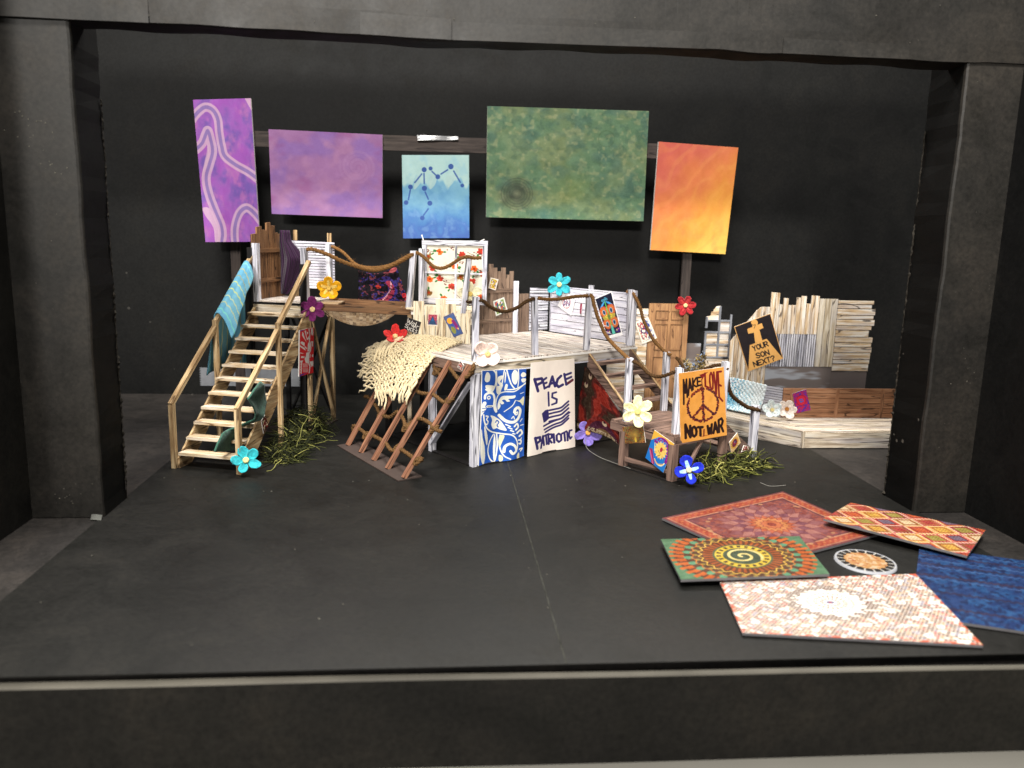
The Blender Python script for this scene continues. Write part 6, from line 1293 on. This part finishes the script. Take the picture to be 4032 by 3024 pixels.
PA = [V(-12.3, 24.4, 13.62), V(-9.0, 23.3, 14.05), V(-7.9, 23.6, 10.9), V(-12.35, 24.4, 10.9)]
sheet('paisley_scarf', lambda u, v: lerp(lerp(PA[0], PA[1], u) - V(0, 0, .45 * math.sin(u * math.pi) * (1 - v)), lerp(PA[3], PA[2], u), v) + V(0, .18 * math.sin(u * 8 + v * 2), 0), 26, 20, CLOTH['paisley'], .05, label='dark blue and red paisley scarf hanging behind the footbridge', cat='cloth')
CP = [[mm(11.42, .0, 6.55), mm(11.42, -.9, 6.0), mm(11.42, -2.0, 5.2), mm(11.42, -3.4, 3.95), mm(11.42, -4.5, 3.05)],
      [mm(11.35, .35, 4.0), mm(11.3, -.7, 3.9), mm(11.3, -1.9, 3.6), mm(11.3, -3.2, 2.9), mm(11.35, -4.55, 2.0)],
      [mm(11.2, .45, 1.38), mm(11.2, -.7, 1.42), mm(11.2, -2.0, 1.4), mm(11.25, -3.3, 1.25), mm(11.35, -4.4, .9)]]
def carpet(u, v):
    i = min(3, int(u * 4)); t = u * 4 - i; j = min(1, int(v * 2)); s_ = v * 2 - j
    a = lerp(Vector(CP[j][i]), Vector(CP[j][i + 1]), t); b = lerp(Vector(CP[j + 1][i]), Vector(CP[j + 1][i + 1]), t)
    return lerp(a, b, s_) + V(-FF.x, -FF.y, 0) * (.08 + .1 * math.sin(u * 7) * v)
sheet('carpet_scrap', carpet, 40, 40, CLOTH['carpet'], .14, label='dark red patterned carpet scrap hanging beside the short stair', cat='cloth')
KN = [[V(21.6, 25.6, 4.35), V(22.6, 24.4, 4.32), V(23.6, 23.0, 4.25), V(24.35, 22.0, 4.18)], [V(21.5, 25.5, 3.2), V(22.5, 24.2, 3.1), V(23.5, 22.8, 3.1), V(24.2, 21.95, 3.15)], [V(21.3, 25.0, 2.1), V(22.3, 23.6, 1.9), V(23.3, 22.3, 1.85), V(23.9, 21.8, 2.1)], [V(20.9, 24.4, 1.62), V(21.8, 23.0, 1.6), V(22.9, 21.6, 1.6), V(23.5, 21.3, 1.64)]]
def knit(u, v):
    i = min(2, int(u * 3)); t = u * 3 - i; j = min(2, int(v * 3)); s_ = v * 3 - j
    p = lerp(lerp(KN[j][i], KN[j][i + 1], t), lerp(KN[j + 1][i], KN[j + 1][i + 1], t), s_)
    return p + V(-.16, -.12, .02) * (1 + .25 * math.sin(u * 60) * math.sin(v * 50))
sheet('knit_blanket', knit, 70, 60, CLOTH['knit'], .1, label='blue and white knitted blanket over the bench back', cat='cloth')

# woven cream blanket: real strands over and under
M_WOOL = plain('cream_wool', (214, 196, 158), .95, .05, .18, 700, .6, .2)
BL = [[V(-9.9, 22.0, 7.6), V(-7.6, 20.1, 8.75), V(-5.4, 19.55, 8.5), V(-3.35, 19.15, 8.02)],
      [V(-10.5, 20.6, 7.3), V(-8.6, 18.4, 8.5), V(-6.6, 16.9, 8.6), V(-4.4, 16.3, 8.05)],
      [V(-10.8, 19.0, 6.4), V(-9.2, 17.0, 7.5), V(-7.5, 15.2, 8.1), V(-5.65, 13.4, 8.0)],
      [V(-10.3, 16.7, 4.55), V(-9.2, 15.3, 5.05), V(-8.0, 14.0, 5.5), V(-6.75, 13.0, 5.95)]]
def blk(u, v):
    def bez(p, t): return p[0] * (1 - t) ** 3 + p[1] * 3 * t * (1 - t) ** 2 + p[2] * 3 * t * t * (1 - t) + p[3] * t ** 3
    return bez([bez(r_, u) for r_ in BL], v)
def blkn(u, v):
    a = blk(min(1, u + .01), v) - blk(max(0, u - .01), v); b = blk(u, min(1, v + .01)) - blk(u, max(0, v - .01)); n = b.cross(a).normalized()
    return n if n.z > 0 or n.y < 0 else -n
wv, wfc = [], []; rng = random.Random(11); NU, NV = 25, 27
for j in range(NV):                                    # across, ending in a long fringe at the left
    v = (j + .5) / NV; pts = []; ph = rng.uniform(0, 6); rad = rng.uniform(.06, .092); jit = rng.uniform(-.012, .012); nf = rng.randrange(5, 9)
    for k in range(nf, 0, -1):
        p = blk(0, v); d = (blk(0, v) - blk(.06, v)).normalized() + V(-.35, .1, .05); d.normalize()
        pts.append(p + d * (.23 * k) + blkn(0.02, v) * .1 + V(.03 * math.sin(k * 2 + ph), .05 * math.sin(k * 1.3 + ph), -.006 * k * k + .09 * math.sin(k * 1.5 + ph)))
    for i in range(NU * 3 + 1):
        u = i / (NU * 3); s_ = math.cos(u * NU * math.pi) * (1 if j % 2 else -1); vv = min(1, max(0, v + jit + .010 * math.sin(u * 15 + ph))); pts.append(blk(u, vv) + blkn(u, v) * (.065 * s_ + .10))
    tube_data(pts, lambda t, rad=rad, ph=ph: rad * (1 + .18 * math.sin(t * 60 + ph)), 6, wv, wfc)
for i in range(NU):
    u = (i + .5) / NU; pts = []; ph = rng.uniform(0, 6); rad = rng.uniform(.06, .092); jit = rng.uniform(-.014, .014); nf = rng.randrange(4, 9)
    for j in range(NV * 3 + 1):
        v = j / (NV * 3); s_ = -math.cos(v * NV * math.pi) * (1 if i % 2 else -1); uu = min(1, max(0, u + jit + .010 * math.sin(v * 17 + ph))); pts.append(blk(uu, v) + blkn(u, v) * (.065 * s_ + .10))
    for k in range(1, nf):
        p = blk(u, 1); d = (blk(u, 1) - blk(u, .94)).normalized(); pts.append(p + d * (.2 * k) + blkn(u, .98) * .12 + V(.07 * math.sin(k * 1.4 + ph), .07 * math.cos(k * 1.3 + ph), -.012 * k * k))
    tube_data(pts, lambda t, rad=rad, ph=ph: rad * (1 + .18 * math.sin(t * 60 + ph)), 6, wv, wfc)
for k in range(12):                                    # loose yarn ends lying over the fold
    u0, v0 = rng.uniform(.05, .35), rng.uniform(.05, .22); p = blk(u0, v0) + blkn(u0, v0) * .3
    tube_data(spline([p, blk(u0 - .03, v0 + .12) + V(-.2, -.35, .15), blk(u0 - .05, v0 + .25) + V(-.3, -.5, .0), blk(u0 - .05, v0 + .33) + V(-.35, -.55, -.3)], 5), .1, 5, wv, wfc)
mesh('woven_blanket', wv, wfc, M_WOOL, None, smooth=True, label='cream chunky woven blanket with fringes slipping off the main deck corner', cat='blanket')

# ------------------------------------------------------------------ flowers
FM = {}
def fm(c):
    if c not in FM: FM[c] = felt('petal_%d_%d_%d' % c, c)
    return FM[c]
def flower(cen, nrm, R, col, lb, n=5, cen_col=(226, 178, 96), cup=.25, rot=0.0, width=.36, skip=(), inner=None, droop=None):
    R *= .86; width *= .92
    cen = Vector(cen); nz = Vector(nrm).normalized(); ux = nz.cross(V(0, 0, 1)); ux = (ux if ux.length > .05 else V(1, 0, 0)).normalized(); uy = nz.cross(ux)
    if uy.z < 0: uy = -uy; ux = -ux
    lowest = cen - V(0, 0, R * .9 * math.sqrt(max(0, 1 - nz.z ** 2)) + .05)
    t = thing('flower', (cen.x, cen.y, max(0, lowest.z)), lb, 'flower', 'scattered craft flowers')
    mat = fm(col); rg = random.Random(int(R * 1000 + cen.x * 77))
    for k in range(n):
        if k in skip: continue
        a = rot + 2 * math.pi * k / n + rg.uniform(-.07, .07); dx = ux * math.cos(a) + uy * math.sin(a); dy = -ux * math.sin(a) + uy * math.cos(a)
        ln_, wn_, tw_ = rg.uniform(.88, 1.06), rg.uniform(.86, 1.1), rg.uniform(-.12, .12)
        cu = cup + rg.uniform(-.16, .16) + (droop[k] if droop else 0)
        def pet(u, v, dx=dx, dy=dy, cu=cu, ln_=ln_, wn_=wn_, tw_=tw_, ph=rg.uniform(0, 6)):
            p, q = (u - .5) * 2, (v - .5) * 2                       # square -> round petal
            x, y = p * math.sqrt(1 - q * q / 2), q * math.sqrt(1 - p * p / 2)
            r = (.56 + .44 * y) * ln_; wd = width * wn_ * (1 - .28 * max(0, -y)) * (1 + .05 * math.sin(y * 5 + ph))
            return cen + dx * (r * R) + dy * (x * wd * R) + nz * (R * (cu * r * r + .12 * x * x + tw_ * x * r + .035 * math.sin(x * 4 + ph) * r + .05 * math.cos(x * 2.2) * y))
        pob = sheet('petal', pet, 10, 10, mat, R * .06, t)
        if inner:
            sheet('petal_marking', lambda u, v, pet=pet: Vector(pet(.5 + (u - .5) * (.5 - .3 * v), .05 + v * .55)) + nz * (R * .075), 4, 5, fm(inner), R * .015, pob)
    vs, fs = [], []; rc = R * .2
    prof = [(0.0, rc * .75), (.10 * R, rc), (.24 * R, rc * .98), (.29 * R, rc * .7), (.26 * R, rc * .35)]
    sd = 12
    for h, r in prof:
        for k in range(sd):
            a = 2 * math.pi * k / sd; vs.append(cen + nz * (h - .02 * R) + (ux * math.cos(a) + uy * math.sin(a)) * r * (1 + .06 * math.sin(a * 5)))
    for i in range(len(prof) - 1):
        for k in range(sd): a = i * sd + k; b = i * sd + (k + 1) % sd; fs.append((a, b, b + sd, a + sd))
    fs.append(tuple(len(vs) - sd + k for k in range(sd)))
    mesh('flower_centre', vs, fs, fm(cen_col), t, smooth=True)
    return t
CMR = V(-5.0, -46.0, 17.0)                     # the flowers were glued facing the audience
def tocam(p, up=0.0, side=0.0): d = (CMR - Vector(p)).normalized(); return d + V(side, 0, up)
def fl_(p, *a, up=0.0, side=0.0, out=.4, **k):
    d = (CMR - Vector(p)).normalized(); flower(Vector(p) + d * out, d + V(side, 0, up), *a, **k)
fl_((-14.71, 23.2, 12.07), 1.22, (236, 172, 24), 'bright yellow flower on the right edge of the tall tower', 5, (232, 190, 90), rot=math.pi / 2, inner=(240, 206, 110), out=1.2, width=.42)
fl_((-15.62, 20.0, 10.53), 1.28, (118, 40, 100), 'purple magenta flower at the top right of the long stair', 6, (236, 206, 150), rot=math.pi / 2, cup=.1, width=.34, out=.5)
fl_((-18.6, 8.6, .95), 1.25, (48, 172, 182), 'turquoise flower on the floor at the foot of the long stair', 5, (232, 206, 140), up=.35, rot=1.9, cup=.35, out=.2, width=.37)
fl_((-8.9, 20.0, 8.3), 1.3, (216, 50, 48), 'red flower tucked behind the cream woven blanket', 5, (232, 200, 140), up=.9, rot=math.pi / 2, cup=.55, out=.3, skip=())
fl_((-2.7, 20.4, 12.0), 1.2, (252, 244, 206), 'cream flower behind the middle tower corner post', 5, (232, 200, 110), rot=.4, cup=.3, out=.0, width=.44)
fl_((-1.75, 10.2, 8.45), 1.2, (252, 226, 214), 'pale pink flower at the front left corner of the main deck', 4, (236, 196, 130), rot=.9, cup=.5, out=.3, width=.5)
fl_((5.95, 28.4, 12.46), 1.38, (56, 176, 192), 'turquoise flower in the far corner of the main deck', 6, (232, 214, 150), rot=math.pi / 2, cup=.12, out=.7, width=.33)
fl_((6.96, 16.2, 1.15), 1.28, (134, 116, 196), 'lavender flower on the floor beside the cream banner', 5, (226, 164, 84), rot=.95, cup=.2, out=.3, width=.4)
fl_((9.2, 9.2, 4.5), 1.35, (250, 244, 190), 'pale yellow flower on the low platform edge', 6, (238, 220, 130), rot=.6, cup=.12, out=.55, width=.36)
fl_((12.3, 6.1, .95), 1.25, (28, 46, 190), 'blue flower on the floor at the low platform corner', 4, (230, 214, 170), up=.3, rot=1.9, cup=.2, out=.3, inner=(170, 210, 226), width=.42, droop=(0, .1, 0, .1))
fl_((24.2, 20.3, 2.25), .98, (232, 244, 246), 'white flower with a blue tint on the bench corner', 5, (236, 216, 150), rot=.5, cup=.45, out=.2, inner=(238, 240, 236), up=.2, width=.46)
fl_((25.5, 20.3, 2.35), 1.05, (252, 240, 230), 'white flower with a dark heart next to the blue tinted one', 5, (196, 130, 60), rot=1.2, cup=.4, out=.2, side=.3, width=.44)
fl_((18.66, 29.7, 10.6), 1.22, (170, 40, 46), 'dark red felt flower on the top corner of the brown door', 6, (238, 208, 150), rot=1.2, cup=.15, out=.4, width=.33, inner=(190, 60, 60))

# ------------------------------------------------------------------ moss clumps
def mossmat(name, c):
    m, N, L, b = newmat(name, .75, .15)
    g = nd(N, 'ShaderNodeNewGeometry'); r = ramp(N, [(p, rgb(*k)) for p, k in zip((0, .55, .85, 1), c)]); L.new(g.outputs['Random Per Island'], r.inputs['Fac']); L.new(r.outputs[0], b.inputs['Base Color']); return m
MOSS_A = mossmat('dark_dried_moss', ((14, 16, 9), (34, 38, 18), (70, 74, 34), (146, 144, 80)))
MOSS_B = mossmat('bright_dried_moss', ((16, 18, 9), (58, 62, 28), (112, 114, 52), (190, 184, 106)))
def moss(name, blobs, n, lb, seed, gmat, big=.5, rmax=.055):
    rg = random.Random(seed); vs, fs = [], []
    for k in range(n):
        cx, cy, rx, ry, hz2 = blobs[rg.randrange(len(blobs))]
        a, rr = rg.uniform(0, 6.283), math.sqrt(rg.random()); z0 = rg.random() ** 1.6 * hz2 * (1 - .7 * rr * rr)
        p = V(cx + rx * rr * math.cos(a), cy + ry * rr * math.sin(a), z0 + .05); d = V(rg.uniform(-1, 1), rg.uniform(-1, 1), rg.uniform(-.25, .45)).normalized(); L0 = rg.uniform(.5, 1.7) * (1.6 if rg.random() < big * .3 else 1); pts = [p]
        for i in range(6):
            d = (d + V(rg.uniform(-.5, .5), rg.uniform(-.5, .5), rg.uniform(-.45, .3))).normalized(); p = p + d * (L0 / 6); p.z = max(.04, p.z); pts.append(p.copy())
        r = rg.uniform(.014, rmax); tube_data(pts, lambda t, r=r: r * (1 - .6 * t), 4, vs, fs, False)
    props(mesh(name, vs, fs, gmat, None, smooth=True), lb, 'moss', 'dried moss clumps', 'stuff')
moss('moss_clump', [(-16.7, 12.4, 1.2, 1.3, .9), (-16.6, 14.5, 1.4, 2.0, 2.2), (-16.2, 17.5, 1.7, 2.2, 3.0), (-16.0, 20.3, 1.5, 1.8, 3.0), (-17.3, 16, .8, 2, 1.4), (-17.2, 22, 2, 1.5, 2.2)], 2000, 'dark green dried moss heaped beside the long stair', 1, MOSS_A)
moss('moss_clump', [(13.8, 7.5, 1.2, .9, .6), (15.5, 8.4, 1.5, 1.0, 1.2), (17.0, 9.0, 1.4, 1.0, 1.3), (18.6, 10.6, 1.2, 1.0, 1.2), (14.5, 9.0, 1.4, .9, 1.6)], 650, 'bright green dried moss under the low platform and side step', 2, MOSS_B, .9, .08)
dm, N_, L_, b_ = newmat('dried_flower_fluff', .9, .05)
gi = nd(N_, 'ShaderNodeNewGeometry'); gr = ramp(N_, [(0, rgb(60, 52, 36)), (.4, rgb(140, 118, 76)), (.75, rgb(178, 158, 104)), (.9, rgb(120, 140, 176)), (1, rgb(170, 186, 206))]); L_.new(gi.outputs['Random Per Island'], gr.inputs['Fac']); L_.new(gr.outputs[0], b_.inputs['Base Color'])
rg = random.Random(8); vs, fs = [], []
for k in range(420):
    c = rg.choice(((18.6, 28.2, 4.9, .55), (19.3, 28.2, 4.4, .7), (20.0, 28.1, 5.4, .55), (20.1, 28.0, 4.5, .6), (19.2, 28.2, 3.4, .8), (18.4, 28.2, 3.2, .7)))
    p = V(c[0], c[1], c[2]) + V(rg.gauss(0, .5), rg.gauss(0, .4), rg.gauss(0, .5)) * c[3]; d = V(rg.uniform(-1, 1), rg.uniform(-1, 1), rg.uniform(-.6, 1)).normalized(); tube_data([p, p + d * .15, p + d * .3 + V(0, 0, .03)], lambda t: .06 * (1 - t * .4), 4, vs, fs)
for k in range(16): x = rg.uniform(18.3, 20.3); tube_data(spline([(19.2 + rg.uniform(-.3, .3), 28.3, 0), (lerp(19.2, x, .6), 28.3, 2), (x, 28.2, rg.uniform(3.4, 5.4))], 4), .035, 4, vs, fs)
props(mesh('dried_flowers', vs, fs, dm, None, smooth=True), 'tan and blue dried flower bunch in front of the brown door', 'dried flowers')

# ------------------------------------------------------------------ rugs lying on the stage front
def rug(key, q, z, lb, t=.13):
    q = [Vector((p[0], p[1], z + (p[2] if len(p) > 2 else 0))) for p in q]
    return board('rug', q, t, PRINT[key], M_RUGE, None, 4, 4, label=lb, cat='rug', group='little rugs scattered on the stage front')
M_RUGE = plain('grey_rug_card_edge', (104, 102, 104), .7, .15, .2, 60)
rug('redrug', [(8.37, -1.3), (18.17, 3.74), (20.62, -4.19), (11.87, -8.35)], .2, 'red medallion rug lying furthest back')
rug('mosaic', [(8.8, -10.3), (19.41, -9.79), (17.98, -17.05), (7.98, -15.57)], .2, 'white speckled rug nearest to the stage edge')
rug('bluerug', [(21.9, -6.1), (29.5, -9.6), (24.5, -17.5), (16.5, -14.2)], .18, 'dark blue striped rug running out of the picture on the right')
rug('kilim', [(21.58, 1.06, .05), (26.91, -4.52, .25), (23.22, -8.27, .25), (17.74, -2.94, .45)][0:4], .25, 'orange and cream diamond patterned rug overlapping the red one')
rug('spiral', [(7.16, -5.34, .25), (15.23, -5.22, .3), (14.47, -10.35, .3), (6.72, -10.65, .25)], .2, 'green and brown rug with a yellow spiral')
n = 40; c0 = V(17.72, -7.9); vs, fs, uv, mi = [], [], [], []
for z, r in ((.14, 1.5), (.14, 1.5), (.02, 1.53)):
    for k in range(n): a = 2 * math.pi * k / n; vs.append((c0.x + r * 1.02 * math.cos(a), c0.y + r * 1.05 * math.sin(a), z))
fs.append(tuple(range(n))); uv += [(.5 + .5 * math.cos(2 * math.pi * k / n), .5 + .5 * math.sin(2 * math.pi * k / n)) for k in range(n)]; mi.append(0)
for k in range(n): fs.append((2 * n + k, 2 * n + (k + 1) % n, n + (k + 1) % n, n + k)); uv += [(0, 0)] * 4; mi.append(1)
mesh('round_rug', vs, fs, [PRINT['roundrug'], plain('pale_grey_edge', (186, 188, 194), .6, .2, .1, 50)], None, uv, mi, label='small round tan rug with a black and white border', cat='rug', group='little rugs scattered on the stage front')

# paper crumbs and lint on the black boards
vs, fs = [], []; rg = random.Random(21)
for k in range(70):
    x, y = rg.uniform(-24, 24), rg.choice((rg.uniform(-16, 14), rg.uniform(2, 12), rg.uniform(-16, 30))); r = rg.uniform(.02, .06) * (1.6 if rg.random() < .06 else 1); a = rg.uniform(0, 3.14); c, s_ = math.cos(a), math.sin(a); b = len(vs)
    for i, (p, q) in enumerate(((-1, -.3), (1, -.4), (.8, .5), (-.7, .4))): vs.append((x + r * (p * c - q * s_), y + r * (p * s_ + q * c), .012))
    vs.append((x, y, .02 + r * .5)); fs += [(b, b + 1, b + 4), (b + 1, b + 2, b + 4), (b + 2, b + 3, b + 4), (b + 3, b, b + 4)]
props(mesh('paper_crumbs', vs, fs, plain('crumb', (88, 86, 78), .8, .1, .3, 80), None), 'pale paper crumbs scattered over the black stage floor', 'crumbs', None, 'stuff')
vs, fs = [], []
for p in ([(9.0, 9.6, .06), (7.9, 11.5, .06), (7.2, 12.8, .1), (6.6, 14.5, .3), (6.6, 15.2, .9)], [(20.5, -.5, .03), (20.9, .3, .03), (21.6, .2, .03), (21.7, 1.1, .03)], [(17.6, 6.2, .03), (18.0, 5.4, .03), (19.2, 5.6, .03)]): tube_data(spline(p, 6), .022, 4, vs, fs)
props(mesh('loose_threads', vs, fs, plain('thread', (120, 118, 112), .8, .1, .1, 50), None), 'loose pale threads lying on the black floor', 'thread', None, 'stuff')

for o in bpy.data.objects:
    if 'org' in o.keys(): del o['org']
